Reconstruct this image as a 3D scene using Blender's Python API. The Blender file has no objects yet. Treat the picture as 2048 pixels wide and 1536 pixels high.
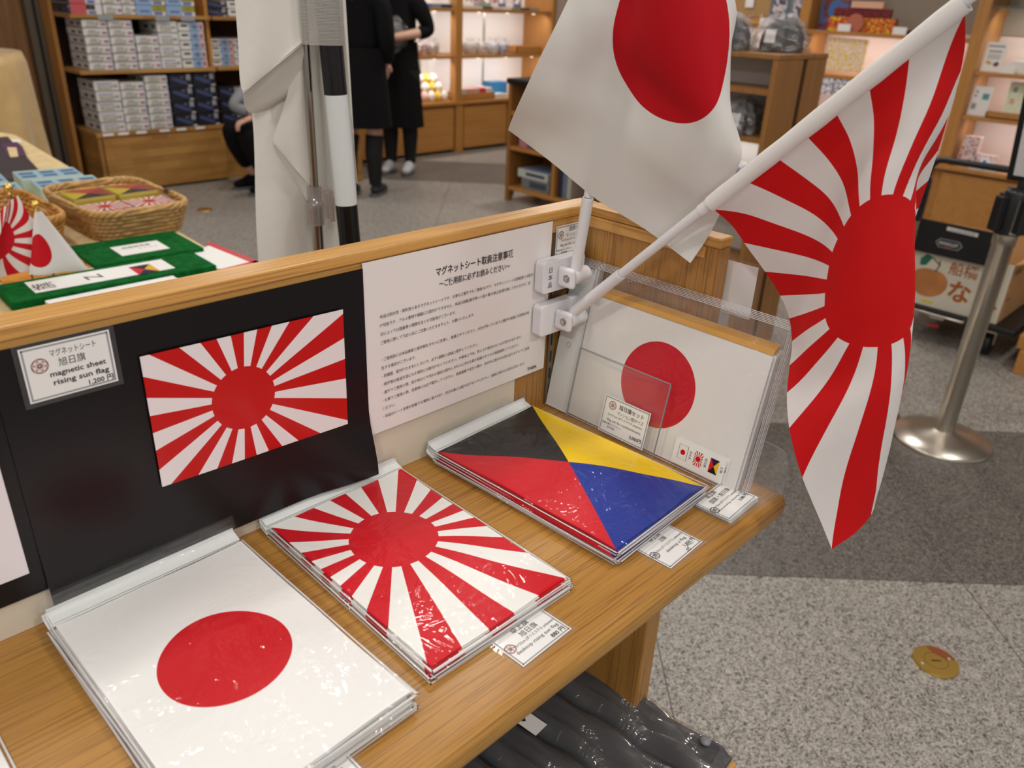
import bpy, bmesh, math, random
from mathutils import Vector, Matrix, Euler
random.seed(7)
SC = bpy.context.scene
COL = SC.collection
PI = math.pi
H = .88                      # height of the counter's shelf above the floor; the counter's back board stands in the plane y = 0

# ---------------------------------------------------------------- camera, exposure
cam_data = bpy.data.cameras.new('camera')
cam = bpy.data.objects.new('camera', cam_data); COL.objects.link(cam)
_yaw, _pit, _rol = math.radians(44.1001), math.radians(25.927), math.radians(-2.6369)
_f = Vector((math.cos(_pit)*math.cos(_yaw), math.cos(_pit)*math.sin(_yaw), -math.sin(_pit)))
_r = _f.cross(Vector((0, 0, 1))).normalized(); _d = _f.cross(_r)
_rr = math.cos(_rol)*_r + math.sin(_rol)*_d
_dd = -math.sin(_rol)*_r + math.cos(_rol)*_d
_M = Matrix((( _rr.x, -_dd.x, -_f.x), (_rr.y, -_dd.y, -_f.y), (_rr.z, -_dd.z, -_f.z)))
cam.matrix_world = Matrix.Translation((-.354, -.5753, .4486+H)) @ _M.to_4x4()
cam_data.sensor_width = 36; cam_data.lens = 1591.25/2048*36
cam_data.clip_start = .02; cam_data.clip_end = 60
cam_data.dof.use_dof = True; cam_data.dof.focus_distance = .78; cam_data.dof.aperture_fstop = 7.5
SC.camera = cam
SC.cycles.transparent_max_bounces = 40
SC.view_settings.view_transform = 'Standard'; SC.view_settings.look = 'None'
SC.view_settings.exposure = -0.08; SC.view_settings.gamma = 1; SC.view_settings.use_curve_mapping = False
# ---------------------------------------------------------------- world, ceiling lamps and added fill lamps
W = bpy.data.worlds.new('world'); SC.world = W; W.use_nodes = True
W.node_tree.nodes['Background'].inputs[0].default_value = (1.0, .97, .94, 1)
W.node_tree.nodes['Background'].inputs[1].default_value = .36
def area(name, loc, size, power, color=(1, .965, .92), rot=(0, 0, 0), sy=None, spread=None):
    l = bpy.data.lights.new(name, 'AREA'); l.energy = power; l.color = color
    l.shape = 'DISK' if sy is None else 'RECTANGLE'; l.size = size
    if sy: l.size_y = sy
    if spread: l.spread = spread
    o = bpy.data.objects.new(name, l); COL.objects.link(o); o.location = loc; o.rotation_euler = rot
    return o
CEIL = 2.75
for (x, y, p, s) in ((-.5, -.9, 4, .22), (-2.0, -1.5, 30, .3), (-1.2, -2.8, 22, .3), (.75, -.55, 10, .22), (-.25, .75, 10, .22), (1.3, 1.2, 12, .3), (2.9, -.6, 14, .3), (3.6, 1.5, 20, .3), (1.6, 3.2, 16, .3), (4.4, 3.6, 26, .3), (2.6, 4.4, 12, .3), (-.2, 3.4, 18, .3), (-2.2, .5, 18, .3), (0.4, -2.2, 20, .3)):  # lamps far behind the camera are added fill for upright surfaces
    area('ceiling_and_fill_light', (x, y, CEIL-.03), s, p)

# ---------------------------------------------------------------- mesh builder
def sstep(a, b, x):
    t = min(1, max(0, (x-a)/(b-a))); return t*t*(3-2*t)
class MB:
    def __init__(s): s.v = []; s.f = []; s.m = []; s.uv = {}; s.sm = []
    def add(s, vs, fs, m=0, smooth=False, M=None, uvs=None):
        n = len(s.v)
        s.v += [tuple(M @ Vector(p)) if M is not None else tuple(p) for p in vs]
        for k, f in enumerate(fs):
            if uvs is not None: s.uv[len(s.f)] = [uvs[i] for i in f]
            s.f.append([i+n for i in f]); s.m.append(m); s.sm.append(smooth)
        return s
    def quad(s, a, b, c, d, m=0, M=None, uvs=None): return s.add([a, b, c, d], [[0, 1, 2, 3]], m, False, M, uvs)
    def box(s, x0, x1, y0, y1, z0, z1, m=0, M=None):
        v = [(x, y, z) for z in (z0, z1) for y in (y0, y1) for x in (x0, x1)]
        return s.add(v, [[0, 2, 3, 1], [4, 5, 7, 6], [0, 1, 5, 4], [2, 6, 7, 3], [0, 4, 6, 2], [1, 3, 7, 5]], m, False, M)
    def prism(s, pts, z0, z1, m=0, M=None):
        n = len(pts)
        v = [(p[0], p[1], z0) for p in pts]+[(p[0], p[1], z1) for p in pts]
        return s.add(v, [list(range(n))[::-1], list(range(n, 2*n))]+[[i, (i+1) % n, n+(i+1) % n, n+i] for i in range(n)], m, False, M)
    def tube(s, pts, r, n=12, m=0, caps=True, M=None, closed=False, flat=1.0):
        P = [Vector(p) for p in pts]; R = r if isinstance(r, (list, tuple)) else [r]*len(P)
        vs = []; up = None
        for i, p in enumerate(P):
            if closed: t = (P[(i+1) % len(P)]-P[i-1]).normalized()
            else: t = (P[min(i+1, len(P)-1)]-P[max(i-1, 0)]).normalized()
            if up is None:
                a = Vector((0, 0, 1)) if abs(t.z) < .9 else Vector((1, 0, 0)); up = (a-t*a.dot(t)).normalized()
            else: up = (up-t*up.dot(t)).normalized()
            w = t.cross(up)
            for k in range(n):
                a = 2*PI*k/n; vs.append(p+(up*math.cos(a)*flat+w*math.sin(a))*R[i])
        fs = []
        L = len(P)
        for i in range(L if closed else L-1):
            j = (i+1) % L
            for k in range(n): fs.append([i*n+k, i*n+(k+1) % n, j*n+(k+1) % n, j*n+k])
        s.add(vs, fs, m, True, M)
        if caps and not closed:
            s.add(vs[:n], [list(range(n))[::-1]], m, False, M); s.add(vs[-n:], [list(range(n))], m, False, M)
        return s
    def lathe(s, prof, n=32, m=0, M=None, smooth=True):
        vs = []; fs = []
        for (r, z) in prof:
            for k in range(n): a = 2*PI*k/n; vs.append((r*math.cos(a), r*math.sin(a), z))
        for i in range(len(prof)-1):
            for k in range(n): fs.append([i*n+k, i*n+(k+1) % n, (i+1)*n+(k+1) % n, (i+1)*n+k])
        s.add(vs, fs, m, smooth, M)
        if prof[0][0] > 1e-5: s.add(vs[:n], [list(range(n))[::-1]], m, False, M)
        if prof[-1][0] > 1e-5: s.add(vs[-n:], [list(range(n))], m, False, M)
        return s
    def ball(s, c, r, n=16, m=0, M=None, sc=(1, 1, 1)):
        k = n//2
        T = Matrix.Translation(c) @ Matrix.Diagonal((*sc, 1))
        return s.lathe([(max(1e-6, r*math.sin(PI*i/k)), -r*math.cos(PI*i/k)) for i in range(k+1)], n, m, T if M is None else M @ T)
    def grid(s, fn, nu, nv, m=0, uvfn=None, M=None, mfn=None):
        vs = [fn(i/(nu-1), j/(nv-1)) for i in range(nu) for j in range(nv)]
        uvs = [uvfn(i/(nu-1), j/(nv-1)) for i in range(nu) for j in range(nv)] if uvfn else None
        fs = [[i*nv+j, (i+1)*nv+j, (i+1)*nv+j+1, i*nv+j+1] for i in range(nu-1) for j in range(nv-1)]
        return s.add(vs, fs, m, True, M, uvs)
    def disc(s, c, r, m=0, n=32, M=None, sy=1, rot=0):
        return s.add([(c[0]+r*math.cos(2*PI*k/n), c[1]+r*sy*math.sin(2*PI*k/n), c[2] if len(c) > 2 else 0) for k in range(n)], [list(range(n))], m, False, M)
    def ring(s, c, r0, r1, m=0, n=32, M=None):
        v = []
        for k in range(n):
            a = 2*PI*k/n
            v += [(c[0]+r0*math.cos(a), c[1]+r0*math.sin(a), c[2]), (c[0]+r1*math.cos(a), c[1]+r1*math.sin(a), c[2])]
        return s.add(v, [[2*k, 2*k+1, (2*k+3) % (2*n), (2*k+2) % (2*n)] for k in range(n)], m, False, M)
    def text(s, body, size, x, y, m=0, align='C', M=None, z=0.0, fit=None, sx=1.0, bold=0.0, res=2):
        vs, fs = text_mesh(body, res, bold)
        if not vs: return s
        x0 = min(p[0] for p in vs); x1 = max(p[0] for p in vs)
        k = size
        kx = k*sx
        if fit: kx = fit/(x1-x0)
        off = {'C': -(x0+x1)/2, 'L': -x0, 'R': -x1}[align]
        return s.add([(x+(p[0]+off)*kx, y+p[1]*k, z) for p in vs], fs, m, False, M)
    def build(s, name, mats, parent=None, bev=0, seg=2, sub=0, loc=None, rot=None, solid=0, auto=None):
        me = bpy.data.meshes.new(name); me.from_pydata(s.v, [], s.f); 
        if s.uv:
            L = me.uv_layers.new(name='uv'); k = 0
            for pi, p in enumerate(me.polygons):
                u = s.uv.get(pi)
                for q in range(p.loop_total): L.data[p.loop_start+q].uv = u[q] if u else (9, 9)
        for i, p in enumerate(me.polygons): p.material_index = s.m[i]; p.use_smooth = s.sm[i]
        for m in (mats if isinstance(mats, (list, tuple)) else [mats]): me.materials.append(m)
        me.update()
        o = bpy.data.objects.new(name, me); COL.objects.link(o)
        if parent: o.parent = parent
        if loc is not None: o.location = loc
        if rot is not None: o.rotation_euler = rot
        if solid:
            d = o.modifiers.new('solid', 'SOLIDIFY'); d.thickness = solid; d.offset = 0; o.modifiers.new('split', 'EDGE_SPLIT').split_angle = math.radians(40)
        if sub:
            d = o.modifiers.new('sub', 'SUBSURF'); d.levels = d.render_levels = sub
        if bev:
            d = o.modifiers.new('bevel', 'BEVEL'); d.width = bev; d.segments = seg; d.limit_method = 'ANGLE'; d.angle_limit = math.radians(50)
        return o
_tc = {}
def text_mesh(body, res=2, bold=0.0):
    key = (body, res, bold)
    if key in _tc: return _tc[key]
    cu = bpy.data.curves.new('t', 'FONT'); cu.body = body; cu.resolution_u = res; cu.offset = bold
    o = bpy.data.objects.new('t', cu); COL.objects.link(o)
    bpy.context.view_layer.update()
    me = bpy.data.meshes.new_from_object(o.evaluated_get(bpy.context.evaluated_depsgraph_get()))
    r = ([tuple(v.co) for v in me.vertices], [list(p.vertices) for p in me.polygons])
    bpy.data.objects.remove(o); bpy.data.curves.remove(cu); bpy.data.meshes.remove(me)
    _tc[key] = r
    return r
def tag(o, label, cat, group=None):
    o['label'] = label; o['category'] = cat
    if group: o['group'] = group
    return o
def thing(name, label, cat, loc=(0, 0, 0), rot=(0, 0, 0), group=None):
    o = bpy.data.objects.new(name, None); COL.objects.link(o); o.location = loc; o.rotation_euler = rot; o.empty_display_size = .05
    return tag(o, label, cat, group)
def struct(o): o['kind'] = 'structure'; return o
KIDS = {}
def copy_tree(o, parent=None):
    c = o.copy(); COL.objects.link(c)
    if parent: c.parent = parent
    for ch in list(o.children): copy_tree(ch, c)
    return c
def R2(a): return Matrix.Rotation(a, 4, 'Z')
def T3(x, y, z): return Matrix.Translation((x, y, z))
def frame(o, x, y):
    x = Vector(x).normalized(); y = Vector(y).normalized(); z = x.cross(y)
    return Matrix(((x.x, y.x, z.x, o[0]), (x.y, y.y, z.y, o[1]), (x.z, y.z, z.z, o[2]), (0, 0, 0, 1)))

# ---------------------------------------------------------------- materials
def lin(c):
    f = lambda v: v/12.92 if v <= .04045 else ((v+.055)/1.055)**2.4
    return tuple(f(v/255) for v in c)
def new_mat(name):
    m = bpy.data.materials.new(name); m.use_nodes = True
    return m, m.node_tree, m.node_tree.nodes['Principled BSDF']
def pm(name, rgb, rough=.5, metal=0, spec=.5, coat=0, trans=0, var=0, scale=40, bump=0, bscale=200, sheen=0, coatr=.1, sss=0):
    m, t, b = new_mat(name)
    c = lin(rgb)
    b.inputs['Base Color'].default_value = (*c, 1); b.inputs['Roughness'].default_value = rough
    b.inputs['Metallic'].default_value = metal; b.inputs['Specular IOR Level'].default_value = spec
    b.inputs['Coat Weight'].default_value = coat; b.inputs['Coat Roughness'].default_value = coatr
    if trans: b.inputs['Transmission Weight'].default_value = trans
    if sheen: b.inputs['Sheen Weight'].default_value = sheen
    if var or bump:
        tc = t.nodes.new('ShaderNodeTexCoord')
        if var:
            n = t.nodes.new('ShaderNodeTexNoise'); n.inputs['Scale'].default_value = scale; n.inputs['Detail'].default_value = 4
            t.links.new(tc.outputs['Object'], n.inputs['Vector'])
            r = t.nodes.new('ShaderNodeValToRGB'); r.color_ramp.elements[0].position = .3; r.color_ramp.elements[1].position = .7
            r.color_ramp.elements[0].color = (*[v*(1-var) for v in c], 1); r.color_ramp.elements[1].color = (*[min(1, v*(1+var)) for v in c], 1)
            t.links.new(n.outputs['Fac'], r.inputs[0]); t.links.new(r.outputs[0], b.inputs['Base Color'])
        if bump:
            n = t.nodes.new('ShaderNodeTexNoise'); n.inputs['Scale'].default_value = bscale; n.inputs['Detail'].default_value = 3
            t.links.new(tc.outputs['Object'], n.inputs['Vector'])
            q = t.nodes.new('ShaderNodeBump'); q.inputs['Strength'].default_value = bump; q.inputs['Distance'].default_value = .002
            t.links.new(n.outputs['Fac'], q.inputs['Height']); t.links.new(q.outputs[0], b.inputs['Normal'])
    return m
def wood(name, ax, c0, c1, c2, rough=.4, fine=330, coat=.15, along=3.5, planks=None):
    """grain running along axis ax (0 x, 1 y, 2 z): broad tone, fine dark pores"""
    m, t, b = new_mat(name)
    tc = t.nodes.new('ShaderNodeTexCoord')
    def noise(sc, al, det, w=0):
        mp = t.nodes.new('ShaderNodeMapping'); v = [sc]*3; v[ax] = al; mp.inputs['Scale'].default_value = v; mp.inputs['Location'].default_value = (w, w*.7, w*.3)
        t.links.new(tc.outputs['Object'], mp.inputs['Vector'])
        n = t.nodes.new('ShaderNodeTexNoise'); n.inputs['Scale'].default_value = 1; n.inputs['Detail'].default_value = det; n.inputs['Roughness'].default_value = .6; n.inputs['Distortion'].default_value = .25
        t.links.new(mp.outputs[0], n.inputs['Vector']); return n
    a = noise(24, 1.2, 3); r1 = t.nodes.new('ShaderNodeValToRGB')
    r1.color_ramp.elements[0].position = .3; r1.color_ramp.elements[0].color = (*lin(c0), 1); r1.color_ramp.elements[1].position = .7; r1.color_ramp.elements[1].color = (*lin(c1), 1)
    t.links.new(a.outputs['Fac'], r1.inputs[0])
    p = noise(fine, along, 2, 3.3); r2 = t.nodes.new('ShaderNodeValToRGB')
    r2.color_ramp.elements[0].position = .37; r2.color_ramp.elements[0].color = (.6, .6, .6, 1); r2.color_ramp.elements[1].position = .49; r2.color_ramp.elements[1].color = (0, 0, 0, 1)
    t.links.new(p.outputs['Fac'], r2.inputs[0])
    mx = t.nodes.new('ShaderNodeMix'); mx.data_type = 'RGBA'
    t.links.new(r2.outputs[0], mx.inputs['Factor']); t.links.new(r1.outputs[0], mx.inputs['A']); mx.inputs['B'].default_value = (*lin(c2), 1)
    out = mx.outputs['Result']
    if planks:
        br = t.nodes.new('ShaderNodeTexBrick'); mp = t.nodes.new('ShaderNodeMapping'); mp.inputs['Rotation'].default_value = planks
        t.links.new(tc.outputs['Object'], mp.inputs['Vector']); t.links.new(mp.outputs[0], br.inputs['Vector'])
        br.inputs['Scale'].default_value = 1; br.inputs['Mortar Size'].default_value = .0003; br.inputs['Brick Width'].default_value = .22; br.inputs['Row Height'].default_value = .045
        br.inputs['Color1'].default_value = (1, 1, 1, 1); br.inputs['Color2'].default_value = (.72, .66, .6, 1); br.inputs['Mortar'].default_value = (.8, .75, .7, 1)
        mm = t.nodes.new('ShaderNodeMix'); mm.data_type = 'RGBA'; mm.blend_type = 'MULTIPLY'; mm.inputs['Factor'].default_value = 1
        t.links.new(out, mm.inputs['A']); t.links.new(br.outputs['Color'], mm.inputs['B']); out = mm.outputs['Result']
    t.links.new(out, b.inputs['Base Color'])
    b.inputs['Roughness'].default_value = rough; b.inputs['Coat Weight'].default_value = coat; b.inputs['Coat Roughness'].default_value = .25
    q = t.nodes.new('ShaderNodeBump'); q.inputs['Strength'].default_value = .08; q.inputs['Distance'].default_value = .001
    t.links.new(p.outputs['Fac'], q.inputs['Height']); t.links.new(q.outputs[0], b.inputs['Normal'])
    return m
class X:                     # small expression helper for value nodes
    def __init__(s, t, o): s.t = t; s.o = o
    def _op(s, op, *a):
        n = s.t.nodes.new('ShaderNodeMath'); n.operation = op
        for i, v in enumerate((s,)+a):
            if isinstance(v, X): s.t.links.new(v.o, n.inputs[i])
            else: n.inputs[i].default_value = v
        return X(s.t, n.outputs[0])
    def __add__(s, b): return s._op('ADD', b)
    def __sub__(s, b): return s._op('SUBTRACT', b)
    def __mul__(s, b): return s._op('MULTIPLY', b)
    def gt(s, b): return s._op('GREATER_THAN', b)
    def lt(s, b): return s._op('LESS_THAN', b)
    def mx(s, b): return s._op('MAXIMUM', b)
    def cos(s): return s._op('COSINE')
    def sqrt(s): return s._op('SQRT')
    def atan2(s, b): return s._op('ARCTAN2', b)
    def abs(s): return s._op('ABSOLUTE')
def uvxy(t):
    n = t.nodes.new('ShaderNodeUVMap'); n.uv_map = 'uv'; q = t.nodes.new('ShaderNodeSeparateXYZ'); t.links.new(n.outputs[0], q.inputs[0])
    return X(t, q.outputs[0]), X(t, q.outputs[1])
def mixc(t, fac, a, b):
    n = t.nodes.new('ShaderNodeMix'); n.data_type = 'RGBA'
    t.links.new(fac.o, n.inputs['Factor'])
    for v, k in ((a, 'A'), (b, 'B')):
        if isinstance(v, tuple): n.inputs[k].default_value = (*v, 1)
        else: t.links.new(v, n.inputs[k])
    return n.outputs['Result']
def flag_mat(name, kind, r, red=(206, 0, 14), white=(236, 234, 230), rough=.6, cloth=True, transl=0.0, spec=.3, coat=0, cols=None):
    """uv in metres, measured from the middle of the design; kind sun / rays / zulu"""
    m, t, b = new_mat(name)
    u, v = uvxy(t)
    if kind == 'zulu':
        K, Y, B, Rd = [lin(c) for c in (cols or ((38, 36, 38), (250, 208, 0), (24, 60, 158), (222, 30, 45)))]
        side = u.abs().gt(v.abs()); c = mixc(t, u.gt(0), Rd, Y); d = mixc(t, v.gt(0), B, K); col = mixc(t, side, d, c)
    else:
        k = (u*u+v*v).sqrt().lt(r)
        if kind == 'rays': k = k.mx((v.atan2(u)*16).cos().gt(0))
        col = mixc(t, k, lin(white), lin(red))
    t.links.new(col, b.inputs['Base Color']); b.inputs['Roughness'].default_value = rough; b.inputs['Specular IOR Level'].default_value = spec
    b.inputs['Coat Weight'].default_value = coat; b.inputs['Coat Roughness'].default_value = .12
    if cloth:
        n = t.nodes.new('ShaderNodeTexNoise'); n.inputs['Scale'].default_value = 1500; uu = t.nodes.new('ShaderNodeUVMap'); uu.uv_map = 'uv'
        t.links.new(uu.outputs[0], n.inputs['Vector'])
        q = t.nodes.new('ShaderNodeBump'); q.inputs['Strength'].default_value = .12; q.inputs['Distance'].default_value = .0006
        t.links.new(n.outputs['Fac'], q.inputs['Height']); t.links.new(q.outputs[0], b.inputs['Normal'])
    if transl:
        tr = t.nodes.new('ShaderNodeBsdfTranslucent'); t.links.new(col, tr.inputs[0]); ms = t.nodes.new('ShaderNodeMixShader'); ms.inputs[0].default_value = transl
        t.links.new(b.outputs[0], ms.inputs[1]); t.links.new(tr.outputs[0], ms.inputs[2]); t.links.new(ms.outputs[0], t.nodes['Material Output'].inputs[0])
    return m
def film(name, refl=.07, rough=.06, haze=.04, tint=(255, 255, 255), bump=.25, bscale=22):
    """thin clear plastic: mostly see-through, a little milky, glossy where it faces a lamp"""
    m, t, b = new_mat(name); t.nodes.remove(b)
    tr = t.nodes.new('ShaderNodeBsdfTransparent'); tr.inputs[0].default_value = (*lin(tint), 1)
    df = t.nodes.new('ShaderNodeBsdfDiffuse'); df.inputs[0].default_value = (.9, .9, .9, 1)
    gl = t.nodes.new('ShaderNodeBsdfGlossy'); gl.inputs['Roughness'].default_value = rough
    lw = t.nodes.new('ShaderNodeLayerWeight'); lw.inputs[0].default_value = .5
    pw = t.nodes.new('ShaderNodeMath'); pw.operation = 'POWER'; pw.inputs[1].default_value = 4.0; t.links.new(lw.outputs['Facing'], pw.inputs[0])
    sc = t.nodes.new('ShaderNodeMath'); sc.operation = 'MULTIPLY_ADD'; sc.inputs[1].default_value = .36; sc.inputs[2].default_value = .012+refl*.3
    t.links.new(pw.outputs[0], sc.inputs[0])
    tc = t.nodes.new('ShaderNodeTexCoord'); n = t.nodes.new('ShaderNodeTexNoise'); n.inputs['Scale'].default_value = bscale; n.inputs['Detail'].default_value = 3; n.inputs['Distortion'].default_value = 1.5
    t.links.new(tc.outputs['Object'], n.inputs['Vector'])
    q = t.nodes.new('ShaderNodeBump'); q.inputs['Strength'].default_value = bump; q.inputs['Distance'].default_value = .01
    t.links.new(n.outputs['Fac'], q.inputs['Height']); t.links.new(q.outputs[0], gl.inputs['Normal']); t.links.new(q.outputs[0], lw.inputs['Normal'])
    a = t.nodes.new('ShaderNodeMixShader'); a.inputs[0].default_value = haze; t.links.new(tr.outputs[0], a.inputs[1]); t.links.new(df.outputs[0], a.inputs[2])
    c = t.nodes.new('ShaderNodeMixShader'); t.links.new(sc.outputs[0], c.inputs[0]); t.links.new(a.outputs[0], c.inputs[1]); t.links.new(gl.outputs[0], c.inputs[2])
    t.links.new(c.outputs[0], t.nodes['Material Output'].inputs[0])
    return m
def emit(name, rgb, s):
    m, t, b = new_mat(name); b.inputs['Emission Color'].default_value = (*lin(rgb), 1); b.inputs['Emission Strength'].default_value = s; b.inputs['Base Color'].default_value = (*lin(rgb), 1)
    return m
def patchwork(name, cols, scale=30, rough=.4, seed=0.0):
    """printed packaging: irregular patches of the given colours"""
    m, t, b = new_mat(name); tc = t.nodes.new('ShaderNodeTexCoord'); vo = t.nodes.new('ShaderNodeTexNoise'); vo.inputs['Scale'].default_value = scale; vo.inputs['Detail'].default_value = 2.5; vo.inputs['Distortion'].default_value = .6
    mp = t.nodes.new('ShaderNodeMapping'); mp.inputs['Location'].default_value = (seed, seed*2, seed*3); t.links.new(tc.outputs['Object'], mp.inputs[0]); t.links.new(mp.outputs[0], vo.inputs['Vector'])
    r = t.nodes.new('ShaderNodeValToRGB'); r.color_ramp.interpolation = 'CONSTANT'
    n = len(cols)
    for i, c in enumerate(cols):
        e = r.color_ramp.elements[0] if i == 0 else (r.color_ramp.elements[1] if i == 1 else r.color_ramp.elements.new(.5))
        e.position = 0 if i == 0 else .34+.32*(i-1)/max(1, n-2); e.color = (*lin(c), 1)
    t.links.new(vo.outputs['Fac'], r.inputs[0]); t.links.new(r.outputs[0], b.inputs['Base Color']); b.inputs['Roughness'].default_value = rough
    return m
OAK = ((196, 134, 62), (214, 152, 78), (132, 80, 30))
M_shelf = wood('oak_shelf_grain_x', 0, (172, 123, 55), (182, 134, 63), (114, 76, 32), fine=640, along=11)
M_trim = wood('oak_trim_grain_x', 0, (200, 148, 76), (212, 160, 86), (158, 108, 50), fine=480, along=6)
M_trimy = wood('oak_trim_grain_y', 1, (200, 148, 76), (212, 160, 86), (158, 108, 50), fine=480, along=6)
M_vert = wood('oak_panel_grain_z', 2, (168, 118, 54), (178, 128, 62), (118, 78, 34), fine=520, along=9)
M_bwood = wood('beech_drawer_wood', 0, (176, 128, 64), (196, 148, 82), (154, 108, 52), fine=260, along=2, planks=(PI/2, 0, 0), coat=.05, rough=.45)
M_cab = wood('cabinet_wood', 0, (180, 124, 60), (192, 136, 70), (164, 108, 50), fine=120, along=2, coat=.1, rough=.4)
M_cabz = wood('cabinet_wood_upright', 2, (180, 124, 60), (192, 136, 70), (162, 106, 50), fine=120, along=2, coat=.1, rough=.4)
M_dwood = wood('dark_cabinet_wood', 2, (146, 98, 48), (160, 112, 58), (124, 80, 36), fine=160, along=2, coat=.05)
M_wallw = wood('wall_wood', 2, (122, 82, 44), (146, 102, 60), (104, 68, 34), fine=120, along=2, coat=.05)
M_white = pm('white_paper', (240, 239, 236), .55)
M_card = pm('laminated_card', (238, 238, 236), .35, coat=.6, coatr=.08)
M_notice = pm('laminated_notice', (235, 231, 229), .4, coat=.55, coatr=.12)
M_grey = pm('grey_print', (150, 154, 158), .5)
M_ink = pm('black_ink', (42, 40, 42), .6)
M_inkr = pm('brown_ink', (150, 84, 60), .6)
M_black = pm('black_plastic', (22, 22, 24), .45)
M_blacks = pm('black_satin', (30, 28, 32), .3)
M_wplast = pm('white_plastic', (232, 232, 236), .3, spec=.5)
M_chrome = pm('chrome', (170, 165, 160), .16, metal=1)
M_steel = pm('brushed_steel', (206, 198, 186), .3, metal=1)
M_gold = pm('polished_brass', (232, 192, 104), .3, metal=1)
M_lam = film('laminate_film', refl=.06, rough=.08, haze=.02, bump=.05)
M_film = film('clear_film', refl=.05, rough=.06, haze=.008, bump=.7, bscale=20)
M_film4 = film('pouch_bag_film', refl=.3, rough=.1, haze=.02, bump=.7, bscale=20)
M_film3 = film('shiny_bag_film', refl=.75, rough=.09, haze=.02, bump=1.0, bscale=55)
M_film2 = film('crinkled_film', refl=.2, rough=.12, haze=.03, bump=.8, bscale=24)
M_acryl = film('clear_acrylic', refl=.05, rough=.03, haze=.03, bump=.0)
M_edge = pm('film_edge', (214, 212, 212), .3)
M_header = pm('pack_header_card', (232, 235, 234), .4, coat=.3)
# ================================================================ setting: floor, ceiling, walls
def floor_mat():
    m, t, b = new_mat('granite_tiles'); tc = t.nodes.new('ShaderNodeTexCoord')
    q = t.nodes.new('ShaderNodeSeparateXYZ'); t.links.new(tc.outputs['Object'], q.inputs[0])
    x, y = X(t, q.outputs[0]), X(t, q.outputs[1])
    s = x+y; d = x-y
    def per(e, off, p):            # position inside a period
        return (e-off)*(1/p)
    def fr(e): return e._op('FRACT')
    ps = fr(per(s, 1.4-1.2*40, 1.2)); pd = fr(per(d, .764-1.19*40, 1.19))
    w = .0036
    joint = ps.lt(w).mx(pd.lt(w))
    dark = fr(per(s, 1.4-6.6*10, 6.6)).lt(1.2/6.6)
    nz = t.nodes.new('ShaderNodeTexNoise'); nz.inputs['Scale'].default_value = 60; nz.inputs['Detail'].default_value = 4; t.links.new(tc.outputs['Object'], nz.inputs['Vector'])
    va = t.nodes.new('ShaderNodeVectorMath'); va.operation = 'MULTIPLY_ADD'; va.inputs[1].default_value = (.02, .02, .02); t.links.new(nz.outputs['Color'], va.inputs[0]); t.links.new(tc.outputs['Object'], va.inputs[2])
    def crystals(sc):
        n = t.nodes.new('ShaderNodeTexVoronoi'); n.inputs['Scale'].default_value = sc; t.links.new(va.outputs[0], n.inputs['Vector'])
        q = t.nodes.new('ShaderNodeSeparateColor'); t.links.new(n.outputs['Color'], q.inputs[0]); return X(t, q.outputs[0])
    mix = crystals(430)*.45+crystals(240)*.35+crystals(130)*.2
    def ramp(st):
        r = t.nodes.new('ShaderNodeValToRGB')
        for i, (p, c) in enumerate(st):
            e = r.color_ramp.elements[i] if i < 2 else r.color_ramp.elements.new(p)
            e.position = p; e.color = (*lin(c), 1)
        t.links.new(mix.o, r.inputs[0]); return r.outputs[0]
    light = ramp([(.20, (62, 57, 53)), (.32, (104, 98, 92)), (.44, (144, 138, 131)), (.75, (180, 174, 166))])
    dk = ramp([(.2, (54, 50, 46)), (.36, (82, 77, 72)), (.5, (104, 99, 93)), (.8, (130, 124, 118))])
    c = mixc(t, dark, light, dk)
    c = mixc(t, joint, c, lin((74, 68, 62)))
    t.links.new(c, b.inputs['Base Color']); b.inputs['Roughness'].default_value = .42; b.inputs['Specular IOR Level'].default_value = .35
    return m
mb = MB(); mb.box(-3.5, 9, -4, 9, -.05, 0); struct(mb.build('floor', floor_mat()))
mb = MB(); mb.box(-3.5, 9, -4, 9, CEIL, CEIL+.05); struct(mb.build('ceiling', pm('ceiling_white', (225, 222, 216), .8)))

# ================================================================ the counter in front
ct = thing('display_counter', 'oak display counter with a raised back board holding the flag packs', 'counter', (0, 0, 0))
mb = MB(); mb.box(-1.1, .347, -.303, .018, H-.028, H); mb.build('shelf_board', M_shelf, ct, bev=.011, seg=4)
mb = MB(); mb.box(-1.1, .367, .004, .024, H, H+.2295); mb.build('back_board', M_vert, ct)
mb = MB(); mb.box(-1.1, .3685, -.0015, .027, H+.2295, H+.2405); mb.build('top_trim', M_trim, ct, bev=.002)
mb = MB(); mb.box(-1.1, .3445, .0005, .004, H+.215, H+.2295); mb.build('lower_trim', M_trim, ct, bev=.001)
mb = MB(); mb.box(-1.1, .245, .001, .004, H, H+.19); mb.build('steel_plate', pm('cream_steel_plate', (214, 204, 186), .42), ct)['label'] = 'cream painted steel plate'
mb = MB(); mb.box(.3472, .367, -.178, .0035, H-.028, H+.2295); mb.build('end_panel', M_vert, ct, bev=.001)
mb = MB(); mb.box(.3455, .3685, -.179, -.0015, H+.2295, H+.2405); mb.build('end_trim', M_trimy, ct, bev=.002)
mb = MB(); mb.box(.3445, .3472, -.162, .0, H+.217, H+.2295); mb.build('end_lower_trim', M_trimy, ct, bev=.001)
mb = MB(); mb.box(.300, .309, .0008, .004, H, H+.215, 0)
for k in range(9): mb.box(.3035, .3058, .0003, .0008, H+.012+k*.022, H+.026+k*.022, 1)
mb.build('slotted_strip', [pm('strip_metal', (128, 112, 92), .4, metal=.6), M_black], ct)
mb = MB(); mb.box(.157, .179, -.272, .0, 0, H-.028); mb.build('side_panel', M_vert, ct, bev=.0015)
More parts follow.
